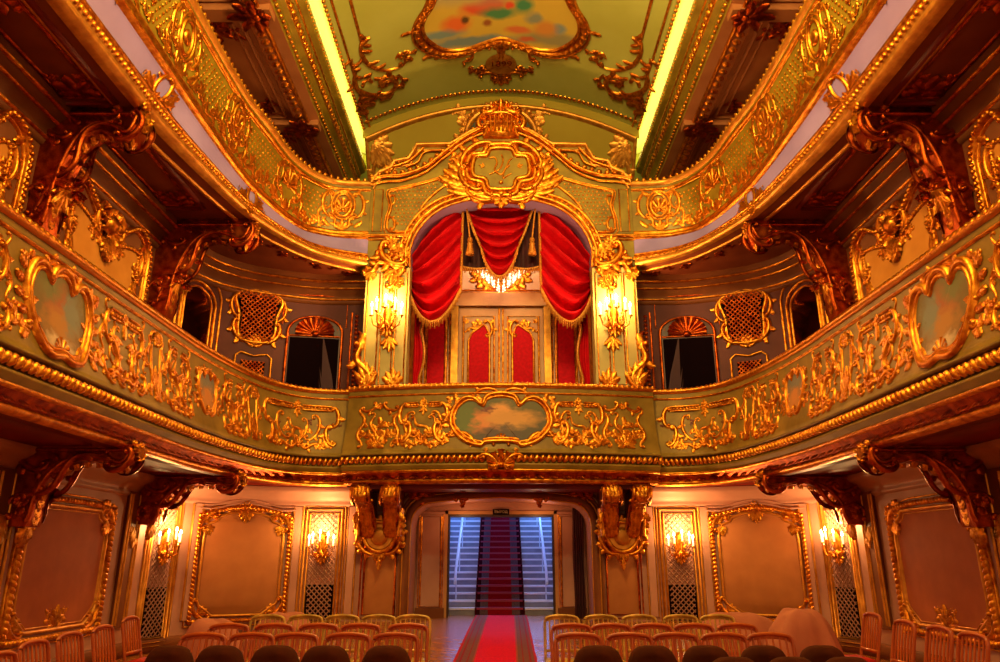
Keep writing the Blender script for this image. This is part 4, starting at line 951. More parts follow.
# ---- curtains
CYD=17.05
def cz(px,py): return fz(px,py,CYD)
def lerp(a,b,t): return tuple(a[i]+(b[i]-a[i])*t for i in range(len(a)))
def qb(a,b,c,t): return tuple((1-t)**2*a[i]+2*t*(1-t)*b[i]+t*t*c[i] for i in range(2))
def fringe_mb(line,L_=.16,step=.055,y=CYD-.06):
    mb=MB()
    w=walk(line,step)
    relief(mb,lambda u,v,ww:(u,y-ww,v),line,.035,.04)
    for i,(x,z,_) in enumerate(w):
        l=L_*(1 if i%2 else .75)
        mb.add([(x-.018,y-.02,z),(x+.018,y-.02,z),(x,y-.045,z-.02),(x-.014,y-.02,z-l),(x+.014,y-.02,z-l),(x,y-.05,z-l)],[(0,2,5,3),(2,1,4,5),(3,5,4)])
    return mb
def swag(px0,px1,bot,nf,amp,top=None,seedp=0.):
    """draped field: rows run from the left edge to the right edge of the given pixel polylines with growing sag"""
    rows=[]; NB,NA=64,40
    l=[cz(*p) for p in px0]; r=[cz(*p) for p in px1]
    def on(pl,t):
        w=walk(pl,plen(pl)/40); return w[min(40,int(round(t*40)))][:2]
    for j in range(NB+1):
        t=j/NB; a=on(l,t); b=on(r,t); sg=bot(t); row=[]
        for i in range(NA+1):
            q=i/NA; x=a[0]+(b[0]-a[0])*q; z=a[1]+(b[1]-a[1])*q-sg*(1-abs(2*q-1)**2.2)
            f=sin(2*PI*nf*t+seedp+1.2*sin(PI*q))*amp*(.25+.75*sin(PI*q)**.6)*(.4+.6*min(1,t*3))
            row.append((x,CYD-f-.12*sin(PI*q)*t,z-abs(f)*.2))
        rows.append(row)
    return rows
cs_=thing('curtain_swag','draped centre swag of the red velvet royal curtains with gold edge','curtain',(0,CYD,9.8))
rows=swag([(462,196),(468,214),(474,232),(481,248)],[(537,196),(531,214),(525,232),(518,248)],lambda t:.05+.72*t,6.5,.17)
mb=MB(); mb.grid(rows); obj('swag_cloth',mb,'velvet',cs_)
hem=[(p[0],p[2]) for p in rows[-1]]
mb=fringe_mb(hem); obj('fringe',mb,'fringe',cs_)
for s in (0,1):
    ed=[(r_[-1 if s else 0][0],r_[-1 if s else 0][2]) for r_ in rows]; mb=fringe_mb(ed,.1); obj('edge_fringe',mb,'fringe',cs_)
for s,nm in ((-1,'left'),(1,'right')):
    X=lambda px,s=s:px if s<0 else 1002-px
    dp=thing('side_drape','red velvet side drape gathered to the %s pillar of the royal box, gold fringed'%nm,'curtain',(s*1.6,CYD,8.))
    top=[cz(X(p),q) for p,q in ((463,197),(452,199),(438,206),(424,221),(412,245),(406,268))]
    top=smooth_open(top,8); N=64; rows=[]
    en0,en1=cz(X(406),266),cz(X(408),286); st0,st1=cz(X(464),198),cz(X(461),292)
    tw=walk(top,plen(top)/40)
    NA=40
    for j in range(N+1):
        t=j/N; st_=lerp(st0,st1,t); en=lerp(en0,en1,t); row=[]
        ctrl=lerp(cz(X(436),250),cz(X(428),360),t)
        for i in range(NA+1):
            q=i/NA; bq=qb(st_,ctrl,en,q); tp=tw[min(40,i)][:2]
            k=(1-t)**1.6; p=lerp(bq,tp,k)
            f=(sin(2*PI*7.5*t+.6*sin(3*q))+.4*sin(2*PI*13*t+2*q))*.21*min(1,t*4)*(.35+.65*sin(PI*min(1,q*.9+.05)))
            f2=.05*sin(q*34)*(1-t)**2*.8
            row.append((p[0],CYD-.05-f-f2-.18*sin(PI*q)*t,p[1]))
        rows.append(row)
    mb=MB(); mb.grid(rows); obj('drape_cloth',mb,'velvet',dp)
    hem=[(p[0],p[2]) for p in rows[-1]]; mb=fringe_mb(hem,.2,.055,CYD-.2); obj('hem_fringe',mb,'fringe',dp)
    ed=[(r_[0][0],r_[0][2]) for r_ in rows]; mb=fringe_mb(ed,.1,.05,CYD-.1); obj('edge_fringe',mb,'fringe',dp)
    # hanging tail beside the pillar
    tl=thing('curtain_tail','narrow red curtain tail with zigzag gold trim, %s side of royal box'%nm,'curtain',(s*2.1,CYD,6.5))
    mb=MB(); rows=[]
    for k in range(41):
        t=k/40; z0=8.3-3.9*t; wd=.16+.12*abs(sin(3*PI*t))
        rows.append([(s*(2.18-wd*i/10),CYD+.4-.05*sin(i*1.3+s),z0) for i in range(11)])
    mb.grid(rows); obj('tail_cloth',mb,'velvet',tl)
    ed=[(r_[-1][0],r_[-1][2]) for r_ in rows]; obj('tail_fringe',fringe_mb(ed,.1,.06,CYD+.36),'fringe',tl)
    # tassel on cord between swag and drape
    ts=thing('curtain_tassel','gold tassel on a cord between the centre swag and the %s drape'%nm,'tassel',at(X(470),240,CYD-.2))
    x,_,z=at(X(470),240,CYD-.2); y=CYD-.2
    mb=MB(); tube3(mb,[at(X(466),202,CYD-.2),at(X(468.5),225,CYD-.2),(x,y,z)],.025); obj('cord',mb,'fringe',ts)
    mb=MB(); lathe(mb,(x,y,z),[(0,.08),(.05,.06),(.07,0),(.05,-.08),(.08,-.1),(.06,-.14),(.1,-.32),(.11,-.4),(0,-.41)],10); obj('tassel_skirt',mb,'fringe',ts)
    # small inner pelmet
mb=MB(); rows=[]
for k in range(5): rows.append([(-1.2+2.4*i/60,CYD+.18+.04*sin(i*1.1),cz(501,262)[1]+.14*abs(sin(PI*(i/60)*2))*(k/4)*-1+ (4-k)*.42) for i in range(61)])
mb.grid(rows); pm=thing('curtain_pelmet','dark red fringed pelmet behind the swags of the royal curtains','curtain',(0,CYD+.2,9)); obj('pelmet_cloth',mb,'velvet_dark',pm)
obj('fringe',fringe_mb([(p[0],p[2]) for p in rows[-1]],.16,.06,CYD+.12),'fringe',pm)
# ================================================================== SCONCES
def sconce(n,scale):
    r=thing('wall_sconce','','sconce',(0,0,0),'lit gilt wall sconces')
    S=scale; Mq=lambda u,v,w:(u*S,-w*S,v*S)
    mb=MB(); relief(mb,Mq,[(0,-.35),(0,.1),(0,.3)],lambda t:.05+.05*sin(PI*t),.05); shell(mb,Mq,0,.25,.14,PI/2,7); spray(mb,Mq,(0,-.2),-PI/2,.3,5,1.4,.05); 
    for s in (-1,1): scroll(mb,lambda u,v,w,s=s:Mq(s*u,v,w),(.05,-.3),(.16,.05),'S',1,.025,leaves=2)
    obj('back_plate',mb,'gold',r)
    for i in range(n):
        a=(i/(n-1)-.5)*2.5; L_=.34; dx,dy=sin(a)*L_,-cos(a)*L_*.8-.05
        zt=.12*(1-abs(a)/1.25)
        mb=MB(); tube3(mb,[(0,-.04*S,-.1*S),(dx*.4*S,dy*.5*S,-.28*S),(dx*.85*S,dy*S,-.2*S),(dx*S,dy*S,(-.02+zt)*S)],.016*S); lathe(mb,(dx*S,dy*S,(-.02+zt)*S),[(0,0),(.06*S,.02*S),(.03*S,.04*S),(0,.045*S)],8)
        leaf(mb,lambda u,v,w:(u*S+dx*.5*S,dy*.6*S-w*S,v*S-.26*S),(0,0),PI/2 if a>0 else PI/2,.14,.03)
        ar=obj('arm',mb,'gold',r)
        mb=MB(); lathe(mb,(dx*S,dy*S,zt*S),[(.022*S,0),(.022*S,.2*S),(0,.2*S)],8); obj('candle',mb,'candle',ar)
        mb=MB(); lathe(mb,(dx*S,dy*S,(zt+.2)*S),[(0,0),(.028*S,.03*S),(.02*S,.075*S),(0,.12*S)],8); obj('bulb',mb,'bulb',ar)
    return r
scn=sconce(5,.95)
def lamp(name,loc,power,col,r=.1,typ='POINT',**k):
    l=bpy.data.lights.new(name,typ); l.energy=power; l.color=col
    if typ=='POINT': l.shadow_soft_size=r
    for a,b in k.items(): setattr(l,a,b)
    o=bpy.data.objects.new(name,l); COL.objects.link(o); o.location=loc; return o
WARM=(1,.56,.2)
first=True
def put_sconce(x,y,z,rz,label,pw,sc=1.):
    global first
    o=scn if first else copy_tree(scn); first=False
    o.location=(x,y,z); o.rotation_euler.z=rz; o['label']=label; o.scale=(sc,sc,sc)
    nx,ny=sin(rz),-cos(rz)
    lamp('sconce_lamp',(x+nx*.27,y+ny*.27,z+.42),pw,WARM,.14)
# ================================================================== WALL FURNITURE
def wframe(s): # wall surface at arc position s, z from 0
    return WL.surf(s,0)
SA=near(WL,-6.95,15.55); SB=near(WL,-5.72,16.87); SC_=near(WL,-4.05,17.3)
def gilt_panel(name,label,s,w,z0,z1,fab,arched=True,group=None,feet=True):
    p=WL.pt(s,0,z0); root=thing(name,label,'wall panel',p,group); Mp=wframe(s); h=w/2
    half=[(0,z1+(.1 if arched else 0)),(h*.35,z1+(.08 if arched else 0)),(h-.32,z1),(h-.26,z1-.1),(h-.1,z1-.16),(h-.02,z1-.34),(h,z1-.5),(h,z0+.35),(h-.05,z0+.22),(h-.2,z0+.12),(h-.35,z0),(0,z0)]
    out=half+[(-x,z) for x,z in half[-2:0:-1]]
    mb=MB(); ngon(mb,Mp,out,.015); obj('damask_field',mb,fab,root)
    mb=MB(); relief(mb,Mp,out,.035,.06,closed=True); relief(mb,Mp,scaled(out,-.06),.014,.03,closed=True); obj('inner_moulding',mb,'gold_soft',root)
    o2=[(-h-.13,z0-.1),(-h-.13,z1+.02),(-h*.4,z1+.1+(.07 if arched else 0)),(0,z1+.1+(.1 if arched else 0)),(h*.4,z1+.1+(.07 if arched else 0)),(h+.13,z1+.02),(h+.13,z0-.1)]
    mb=MB(); relief(mb,Mp,o2,.05,.08,closed=True); rope(mb,Mp,o2,.09,.06,closed=True,w0=.05); relief(mb,Mp,scaled(o2,.09),.02,.04,closed=True); obj('rope_moulding',mb,'gold',root)
    for q in (-1,1):
        Ms=lambda u,v,w_,q=q:Mp(q*u,v,w_)
        mb=MB(); scroll(mb,Ms,(h-.25,z1+.02),(h+.08,z1-.3),'C',-1,.06,.09,leaves=2); rosette(mb,Ms,h-.02,z1-.06,.13,6); spray(mb,Ms,(h-.05,z1-.2),-PI/2-.3,.26,5,1.4,.06,.04); spray(mb,Ms,(h-.1,z1),PI*.8,.3,5,1.4,.05,.04); obj('corner_ornament',mb,'gold',root)
        mb=MB(); scroll(mb,Ms,(h+.04,z0+.35),(h-.3,z0-.02),'C',-1,.05,.07,leaves=2); spray(mb,Ms,(h-.08,z0+.05),PI*.75,.25,4,1.2,.05,.03); obj('foot_ornament',mb,'gold',root)
    mb=MB(); c=z1+.2 if arched else z1+.1
    if arched:
        shell(mb,Mp,0,c-.02,.16,PI/2,7,2.8,.07); spray(mb,Mp,(0,c),-PI/2,.4,5,.9,.06,.06); rosette(mb,Mp,0,c,.12,6)
        for q in (-1,1): scroll(mb,lambda u,v,w_,q=q:Mp(q*u,v,w_),(.06,c-.25),(.2,c+.12),'S',1,.035,leaves=2); rinceau(mb,lambda u,v,w_,q=q:Mp(q*u,v,w_),(.1,c),.1,.45,.03,-1,5)
    if mb.v: obj('crest_ornament',mb,'gold',root)
    mb=MB(); spray(mb,Mp,(0,z0+.05),PI/2,.36,5,1.3,.05,.03)
    for q in (-1,1): rinceau(mb,lambda u,v,w_,q=q:Mp(q*u,v,w_),(.05,z0+.05),.4,.5,.025,1,5)
    obj('foot_spray',mb,'gold',root)
    return root
def both(o,l): mirror(o,l)
o=gilt_panel('gilt_wall_panel','plain tan damask panel in arched gilt frame on back wall, left of the doorway',SB,1.72,.36,2.42,'fabric'); both(o,'plain tan damask panel in arched gilt frame on back wall, right of the doorway')
s_=near(WL,-7.1,12.45); o=gilt_panel('gilt_wall_panel','brown damask panel in a gilt frame on the left side wall under the lower balcony',s_,2.3,.45,2.33,'fabric_dim',False); both(o,'brown damask panel in a gilt frame on the right side wall under the lower balcony')
s_=near(WL,-7.1,8.9); o=gilt_panel('gilt_wall_panel','brown damask panel on the left side wall, nearest the stage under the lower balcony',s_,2.6,.45,2.33,'fabric_dim',False); both(o,'brown damask panel on the right side wall, nearest the stage under the lower balcony')
# plain brown panels flanking the passage (below the big consoles)
for s,nm in ((-1,'left'),(1,'right')):
    r=thing('damask_wall_panel','plain brown damask strip below the hanging console %s of the doorway'%nm,'wall panel',(s*2.72,17.3,.3)); Ms=lambda u,v,w,s=s:(s*u,17.3-w,v)
    fr=[(2.38,.35),(3.08,.35),(3.08,2.5),(2.38,2.5)]
    mb=MB(); ngon(mb,Ms,fr,.02); obj('damask_field',mb,'fabric',r); mb=MB(); relief(mb,Ms,fr,.03,.05,closed=True); relief(mb,Ms,scaled(fr,.08),.02,.03,closed=True); obj('moulding',mb,'gold_dark',r)
# lattice grilles of the lower room
def lattice(mb,Mp,x0,x1,z0,z1,st,r,inside=None):
    w=x1-x0
    for sg in (-1,1):
        k=-int((z1-z0)/st)-1
        while True:
            c=k*st; k+=1
            if c>w+(z1-z0): break
            pts=[]
            for i in range(41):
                t=i/40; z=z0+(z1-z0)*t; x=x0+c+(t*(z1-z0) if sg>0 else (1-t)*(z1-z0))-(z1-z0)*0
                x=x if True else x
                if x0<=x<=x1 and (inside is None or inside(x,z)): pts.append((x,z))
                else:
                    if len(pts)>1: relief(mb,Mp,[pts[0],pts[-1]],r,r*.8)
                    pts=[]
            if len(pts)>1: relief(mb,Mp,[pts[0],pts[-1]],r,r*.8)
def grille(label,s,w,z0,z1):
    root=thing('lattice_grille',label,'grille',WL.pt(s,0,z0)); Mp=wframe(s); h=w/2; zm=.97
    mb=MB(); ngon(mb,Mp,[(-h,zm),(h,zm),(h,z1),(-h,z1)],.015); obj('backing_panel',mb,'tan',root)
    mb=MB(); ngon(mb,Mp,[(-h,z0),(h,z0),(h,zm),(-h,zm)],.015); obj('dark_opening',mb,'black',root)
    mb=MB(); lattice(mb,lambda u,v,w_:Mp(u,v,w_+.05),-h,h,z0,z1,.118,.013); obj('lattice',mb,'lattice',root)
    mb=MB(); fr=[(-h,z0),(h,z0),(h,z1),(-h,z1)]; relief(mb,Mp,scaled(fr,.02),.025,.05,closed=True); relief(mb,Mp,scaled(fr,.1),.035,.06,closed=True); relief(mb,Mp,scaled(fr,.17),.02,.04,closed=True); obj('gilt_frame',mb,'gold_soft',root)
    return root
for s,w,nm in ((SC_,.62,'between the framed panel and the %s console, left of the sheeted chairs'),(SA,.58,'in the far %s corner beside the side wall')):
    n1='tall lattice grille behind a sconce, '
    a='on back wall beside the %s hanging console' if s is SC_ else 'in the %s rear corner by the side wall'
    o=grille(n1+a%'left',s,w,(.04 if s is SA else .22),2.5); both(o,n1+a%'right')
# pilaster strips of the lower side wall
for y0,w in ((14.42,.5),(10.6,.5)):
    s_=near(WL,-7.1,y0); mb=MB(); h=w/2; Mp=wframe(s_)
    mb.box(-h,h,.3,2.75,0,.06,Mp)
    o=struct('trim_21',mb,'brown'); mirror_s(o,'trim_22')
    mb=MB()
    for u in (-h,-h+.1,h-.1,h): relief(mb,lambda a,b,c:Mp(a,b,c+.06),[(u,.35),(u,2.7)],.02,.03)
    spray(mb,lambda a,b,c:Mp(a,b,c+.06),(0,2.1),-PI/2,.35,5,.8,.04,.03); rinceau(mb,lambda a,b,c:Mp(a,b,c+.06),(0,2.1),-PI/2,.6,.03,1,6)
    o=struct('trim_23',mb,'gold_soft',smooth=True); mirror_s(o,'trim_24')
for x in (-4.62,-3.48,-3.3):
    pass
mb=MB()
for s_ in (near(WL,-3.42,17.3),near(WL,-4.62,17.25),near(WL,-6.58,16.25)):
    Mp=wframe(s_); mb.box(-.08,.08,.3,2.66,0,.05,Mp)
o=struct('trim_25',mb,'tan'); mirror_s(o,'trim_26')
mb=MB()
for s_ in (near(WL,-3.42,17.3),near(WL,-4.62,17.25),near(WL,-6.58,16.25)):
    Mp=wframe(s_)
    for u in (-.1,.1): relief(mb,Mp,[(u,.3),(u,2.66)],.018,.06)
o=struct('trim_27',mb,'gold_soft',smooth=True); mirror_s(o,'trim_28')
# ================================================================== BRACKETS
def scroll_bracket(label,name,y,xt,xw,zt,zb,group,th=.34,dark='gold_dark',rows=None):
    """S-curved console from the wall (xw,zb) up and out to the balcony edge (xt,zt); lies in a plane across the room"""
    root=thing(name,label,'bracket',(xw,y,zb),group)
    L_=xt-xw; H=zt-zb
    up=[(0,0),(.0,1.0),(1.0,1.0)]
    low=smooth_open([(1.0,.84),(.93,.72),(.8,.76),(.62,.8),(.47,.75),(.35,.62),(.27,.44),(.23,.26),(.22,.1),(.2,.0)],5)
    pl=[(xw+L_*a,zb+H*b) for a,b in up]+[(xw+L_*a,zb+H*b) for a,b in low]
    mb=MB()
    for s in (-1,1): ngon(mb,lambda u,v,w,s=s:(u,y+s*th/2,v),pl)
    c=pl+[pl[0]]
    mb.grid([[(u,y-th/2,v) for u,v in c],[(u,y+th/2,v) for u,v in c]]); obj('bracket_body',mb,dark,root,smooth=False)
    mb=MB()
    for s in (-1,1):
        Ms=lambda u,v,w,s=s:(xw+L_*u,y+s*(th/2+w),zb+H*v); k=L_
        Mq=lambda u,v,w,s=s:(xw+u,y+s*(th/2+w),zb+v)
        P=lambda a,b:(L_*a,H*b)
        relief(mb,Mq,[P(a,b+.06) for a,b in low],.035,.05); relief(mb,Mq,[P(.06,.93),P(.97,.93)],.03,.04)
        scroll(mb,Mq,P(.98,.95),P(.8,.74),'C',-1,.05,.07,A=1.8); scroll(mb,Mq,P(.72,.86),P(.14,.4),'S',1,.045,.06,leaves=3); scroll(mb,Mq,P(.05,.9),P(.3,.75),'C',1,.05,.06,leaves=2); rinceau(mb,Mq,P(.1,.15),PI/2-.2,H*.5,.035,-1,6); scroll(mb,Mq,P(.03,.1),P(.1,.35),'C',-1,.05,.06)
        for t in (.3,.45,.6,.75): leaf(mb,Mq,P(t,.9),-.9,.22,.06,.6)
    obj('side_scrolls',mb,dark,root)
    # gilt acanthus on the front of the volute and down the wall foot
    mb=MB(); Mt_=lambda u,v,w:(xt+w,y+u,zt+v)
    spray(mb,Mt_,(0,0),-PI/2,H*.2,7,1.2,.08,.05); shell(mb,Mt_,0,-.02,.2,-PI/2,7,2.6,.08); rosette(mb,Mt_,0,-.06,.1,6)
    for s in (-1,1): scroll(mb,lambda u,v,w,s=s:Mt_(s*u,v,w),(.12,.05),(.16,-.2),'C',1,.04,leaves=1)
    Mu=lambda u,v,w:(xw+L_*.12+w+.02+v*.25,y+u,zb+v)
    spray(mb,Mu,(0,H*.4),-PI/2,H*.26,5,1.2,.05,.04); spray(mb,Mu,(0,.02),-PI/2,.35,5,1.0,.08,.05); rosette(mb,Mu,0,H*.22,.13,6)
    Mlow=[(xw+L_*a,zb+H*b) for a,b in low]
    for i in range(3,len(Mlow)-4,3):
        a=Mlow[i]; b=Mlow[i+1]; Mq=lambda u,v,w,a=a,b=b:(a[0]+(b[0]-a[0])*v*8+0*w,y+u,a[1]+(b[1]-a[1])*v*8-w)
        leaf(mb,Mq,(0,0),PI/2,.24,.09,0,.05,2)
    obj('acanthus_leaves',mb,'gold',root)
    return root
for y,d in ((6.9,'nearest the stage'),(10.9,'above the side seats'),(14.75,'at the rear corner')):
    zb=1.95 if y<14 else 2.15
    xt=PL.at(near(PL,-5.5,y))[0]+.08
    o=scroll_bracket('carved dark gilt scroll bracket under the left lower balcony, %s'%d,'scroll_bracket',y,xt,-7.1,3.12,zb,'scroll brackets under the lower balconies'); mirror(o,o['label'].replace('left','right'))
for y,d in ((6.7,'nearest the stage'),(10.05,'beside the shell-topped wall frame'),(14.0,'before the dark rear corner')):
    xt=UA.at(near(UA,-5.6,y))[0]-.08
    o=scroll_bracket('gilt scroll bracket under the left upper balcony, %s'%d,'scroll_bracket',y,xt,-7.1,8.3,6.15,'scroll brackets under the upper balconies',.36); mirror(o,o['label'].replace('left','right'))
# scroll crests lying on the lilac cove above the upper brackets
for y,d in ((6.7,'nearest the stage'),(10.05,'above the middle bracket'),(13.9,'near the dark rear corner')):
    s0=near(UB,-5.4,y+.15); Mp=usurf(s0,8.4,.02); mb=MB()
    for q in (-1,1):
        Ms=lambda u,v,w,q=q:Mp(q*u,v,w); scroll(mb,Ms,(.05,.66),(.06,.12),'C',1,.045,.08,A=1.7,leaves=2); rinceau(mb,Ms,(.2,.3),.3,.45,.03,q,5); leaf(mb,Ms,(.15,.2),.2,.4,.07,.5)
        flowers(mb,Ms,.5,.3,.1,4,R)
    spray(mb,Mp,(0,.1),PI/2,.2,5,2.,.05); rosette(mb,Mp,0,.68,.1,6); spray(mb,Mp,(0,.05),-PI/2,.25,5,1.6,.07,.05)
    p=upt(s0/UB.L,0,8.7); o=setp(obj('cove_scroll',mb,'gold',loc=p),'open gilt scroll on lilac band of left upper balcony, %s'%d,'ornament','gilt scrolls on the lilac bands'); mirror(o,o['label'].replace('left','right'))
# hanging consoles under the royal balcony
for s,nm in ((-1,'left'),(1,'right')):
    root=thing('hanging_console','large gilt double console with shield and pendant under the royal balcony, %s of the doorway'%nm,'console',(s*2.72,17.2,1.5))
    for u0,t_ in ((-.34,0),(.34,1)):
        mb=MB(); xc=s*2.72+u0; wd=.17
        prof=[(17.28,3.1),(16.15,3.1),(16.02,3.0),(16.0,2.82),(16.12,2.7),(16.35,2.68),(16.55,2.6),(16.72,2.4),(16.85,2.15),(17.0,2.0),(17.28,1.9)]
        cx=lambda z:s*2.72+u0*(1-.25*max(0,(3.1-z)))
        a=[(cx(z)-wd,y,z) for y,z in prof]; b=[(cx(z)+wd,y,z) for y,z in prof]
        mb.grid([a,b]); n=len(a); mb.add(a+b,[tuple(range(n)),tuple(range(n,2*n))]); cb_=obj('scroll_console',mb,'gold_dark',root,smooth=False)
        mb=MB()
        ys=prof[1:]
        def Mc(u,v,w):
            f=max(0,min(len(ys)-1.001,v*(len(ys)-1))); i=int(f); t=f-i; y=ys[i][0]+(ys[i+1][0]-ys[i][0])*t; z=ys[i][1]+(ys[i+1][1]-ys[i][1])*t
            return (cx(z)+u,y-w-.0,z-.3*w)
        for v in (.02,.16,.3,.45,.6,.75):
            for q in (-1,0,1): 
                Mq=lambda uu,vv,w,v=v,q=q:Mc(uu+q*.1,v+vv*.5,w)
                leaf(mb,Mq,(0,0),PI/2+.1*q,.42,.08,0,.06,3)
        rosette(mb,lambda u,v,w:(cx(2.9)+u,15.99-w,2.9+v),0,0,.15,7)
        for q in (-1,1):
            Mq=lambda u,v,w,q=q:(cx(v)+q*(wd+w),u,v); scroll(mb,Mq,(16.1,3.0),(16.4,2.72),'C',1,.05,.06,A=1.8); relief(mb,Mq,[(y+.06,z+.05) for y,z in ys[4:]],.03)
        relief(mb,lambda u,v,w:(u,17.0-w*3,v),[(cx(2.4)+.19*(1 if u0>0 else -1),2.6),(cx(2.)+.2*(1 if u0>0 else -1),2.0)],.07,.1)
        for k in range(5): leaf(mb,lambda u,v,w:(u,16.7+.1*k-w,v),(cx(2.5-.12*k)+.16*(1 if u0>0 else -1),2.5-.14*k),-PI/2+.5*(1 if u0>0 else -1),.26,.08,.4)
        obj('gilt_acanthus',mb,'gold',cb_)
    Ms=lambda u,v,w:(s*2.72+u,17.05-w,v)
    shp=smooth_closed([(0,1.72),(.2,1.8),(.3,2.0),(.24,2.2),(0,2.26),(-.24,2.2),(-.3,2.0),(-.2,1.8)],4)
    mb=MB(); ngon(mb,Ms,shp,.1); mb.grid([[Ms(x,z,.1) for x,z in shp+[shp[0]]],[Ms(x,z,-.2) for x,z in shp+[shp[0]]]]); bead(mb,Ms,0,2.0,.2,.1,.05,12); obj('shield',mb,'gold_soft',root)
    mb=MB(); relief(mb,Ms,scaled(shp,.05),.06,.14,closed=True)
    for q in (-1,1):
        Mq=lambda u,v,w,q=q:Ms(q*u,v,w); scroll(mb,Mq,(.08,1.66),(.42,1.95),'C',1,.05,.1,leaves=3); scroll(mb,Mq,(.42,1.9),(.52,2.3),'S',1,.05,.08,leaves=2); leaf(mb,Mq,(.05,2.25),.6,.3,.08,.6,.06); scroll(mb,Mq,(.05,1.48),(.06,1.66),'C',1,.03,.06)
    spray(mb,Ms,(0,2.25),PI/2,.25,5,2.2,.07,.06); spray(mb,Ms,(0,1.72),-PI/2,.28,5,1.2,.06,.05); leaf(mb,Ms,(0,1.55),-PI/2,.3,.06,0,.05,4); bead(mb,Ms,0,1.38,.035); bead(mb,Ms,0,1.3,.025)
    obj('gilt_shield_frame',mb,'gold',root)
# beam between the consoles
mb=MB(); mb.box(-3.3,3.3,16.3,17.3,2.98,3.09); o=struct('ceiling_passage',mb,'red_soffit')
mb=MB()
for s in (-1,1):
    Ms=lambda u,v,w,s=s:(s*u,17.25-w,v)
    rinceau(mb,Ms,(2.1,2.85),PI-.1,1.0,.04,-1,7); scroll(mb,Ms,(2.0,2.95),(1.2,2.92),'S',1,.035,leaves=3); rinceau(mb,Ms,(1.2,2.92),PI,.7,.03,1,6)
o=struct('trim_29',mb,'gold_dark',smooth=True)
# ================================================================== UPPER WALL (behind the lower balconies)
def serp(label,y0,y1):
    s=near(WL,-7.1,(y0+y1)/2); h=(y1-y0)/2; Mp=wframe(s); root=thing('gilt_wall_frame',label,'wall panel',WL.pt(s,0,4.))
    half=[(0,7.35),(.25,7.33),(.5,7.38),(h-.55,7.64),(h-.2,7.58),(h,7.3),(h+.02,6.9),(h,5.5),(h,4.0)]
    o=smooth_open([(-x,z) for x,z in half[::-1]]+half[1:],4)
    inn=smooth_open([(-x,z) for x,z in [(0,6.95),(.3,7.00),(.6,7.12),(h-.5,7.20),(h-.34,7.10),(h-.36,6.0),(h-.4,4.0)][::-1]]+[(.3,7.00),(.6,7.12),(h-.5,7.20),(h-.34,7.10),(h-.36,6.0),(h-.4,4.0)],4)
    mb=MB(); ngon(mb,Mp,inn,.015); obj('tan_field',mb,'tanfield',root)
    mb=MB(); relief(mb,Mp,o,.06,.1); beads(mb,Mp,o,.1,.045,w0=.08); relief(mb,Mp,[(x*.95,z-.08) for x,z in o],.025,.05); obj('outer_moulding',mb,'gold',root)
    mb=MB(); relief(mb,Mp,inn,.035,.06); rope(mb,Mp,inn,.1,.045,w0=.03); obj('inner_moulding',mb,'gold',root)
    mb=MB(); shell(mb,Mp,0,7.20,.36,PI/2,9,4.6,.1); bead(mb,Mp,0,7.30,.2,h=.16,n=10); spray(mb,Mp,(0,7.00),-PI/2,.5,7,1.2,.1,.07); rosette(mb,Mp,0,7.00,.16,6)
    for q in (-1,1):
        Ms=lambda u,v,w,q=q:Mp(q*u,v,w)
        scroll(mb,Ms,(.2,7.60),(.32,7.05),'C',-1,.06,.1,leaves=2); scroll(mb,Ms,(.1,6.80),(.35,7.10),'S',1,.05,leaves=2); rinceau(mb,Ms,(.2,6.95),-.4,.6,.035,1,5)
        scroll(mb,Ms,(h-.36,7.25),(h-.42,6.65),'C',-1,.05,.08,leaves=3); rosette(mb,Ms,h-.4,6.85,.15,6); spray(mb,Ms,(h-.4,6.60),-PI/2,.6,5,.5,.06,.04); leaf(mb,Ms,(h-.3,7.30),.8,.3,.08)
        for k in range(8): leaf(mb,Ms,(.15+k*(h-.4)/8,5.32),PI/2+R.uniform(-.5,.5),.2,.06,.4)
    obj('shell_ornament',mb,'gold',root); return root
o=serp('tan wall field in serpentine gilt frame, shell crest, between two brackets, left',10.55,13.5); both(o,'tan wall field in serpentine gilt frame, shell crest, between two brackets, right')
o=serp('serpentine gilt wall frame above the left lower balcony, nearest the stage',7.15,9.6); both(o,'serpentine gilt wall frame above the right lower balcony, nearest the stage')
# pilaster strips by the rear bracket
for y0 in (14.0,10.05,6.7):
    s_=near(WL,-7.1,y0); Mp=wframe(s_); mb=MB(); mb.box(-.3,.3,3.7,6.3,0,.06,Mp); o=struct('trim_30',mb,'brown'); mirror_s(o,'trim_31')
    mb=MB(); M6=lambda a,b,c:Mp(a,b,c+.06)
    for u in (-.26,.26): relief(mb,M6,[(u,3.8),(u,6.3)],.022,.035); rope(mb,M6,[(u*.72,3.8),(u*.72,6.2)],.08,.025)
    spray(mb,M6,(0,6.2),-PI/2,.8,7,.7,.08,.05); spray(mb,M6,(0,5.2),PI/2,.4,5,1.,.07,.04)
    o=struct('trim_32',mb,'gold',smooth=True); mirror_s(o,'trim_33')
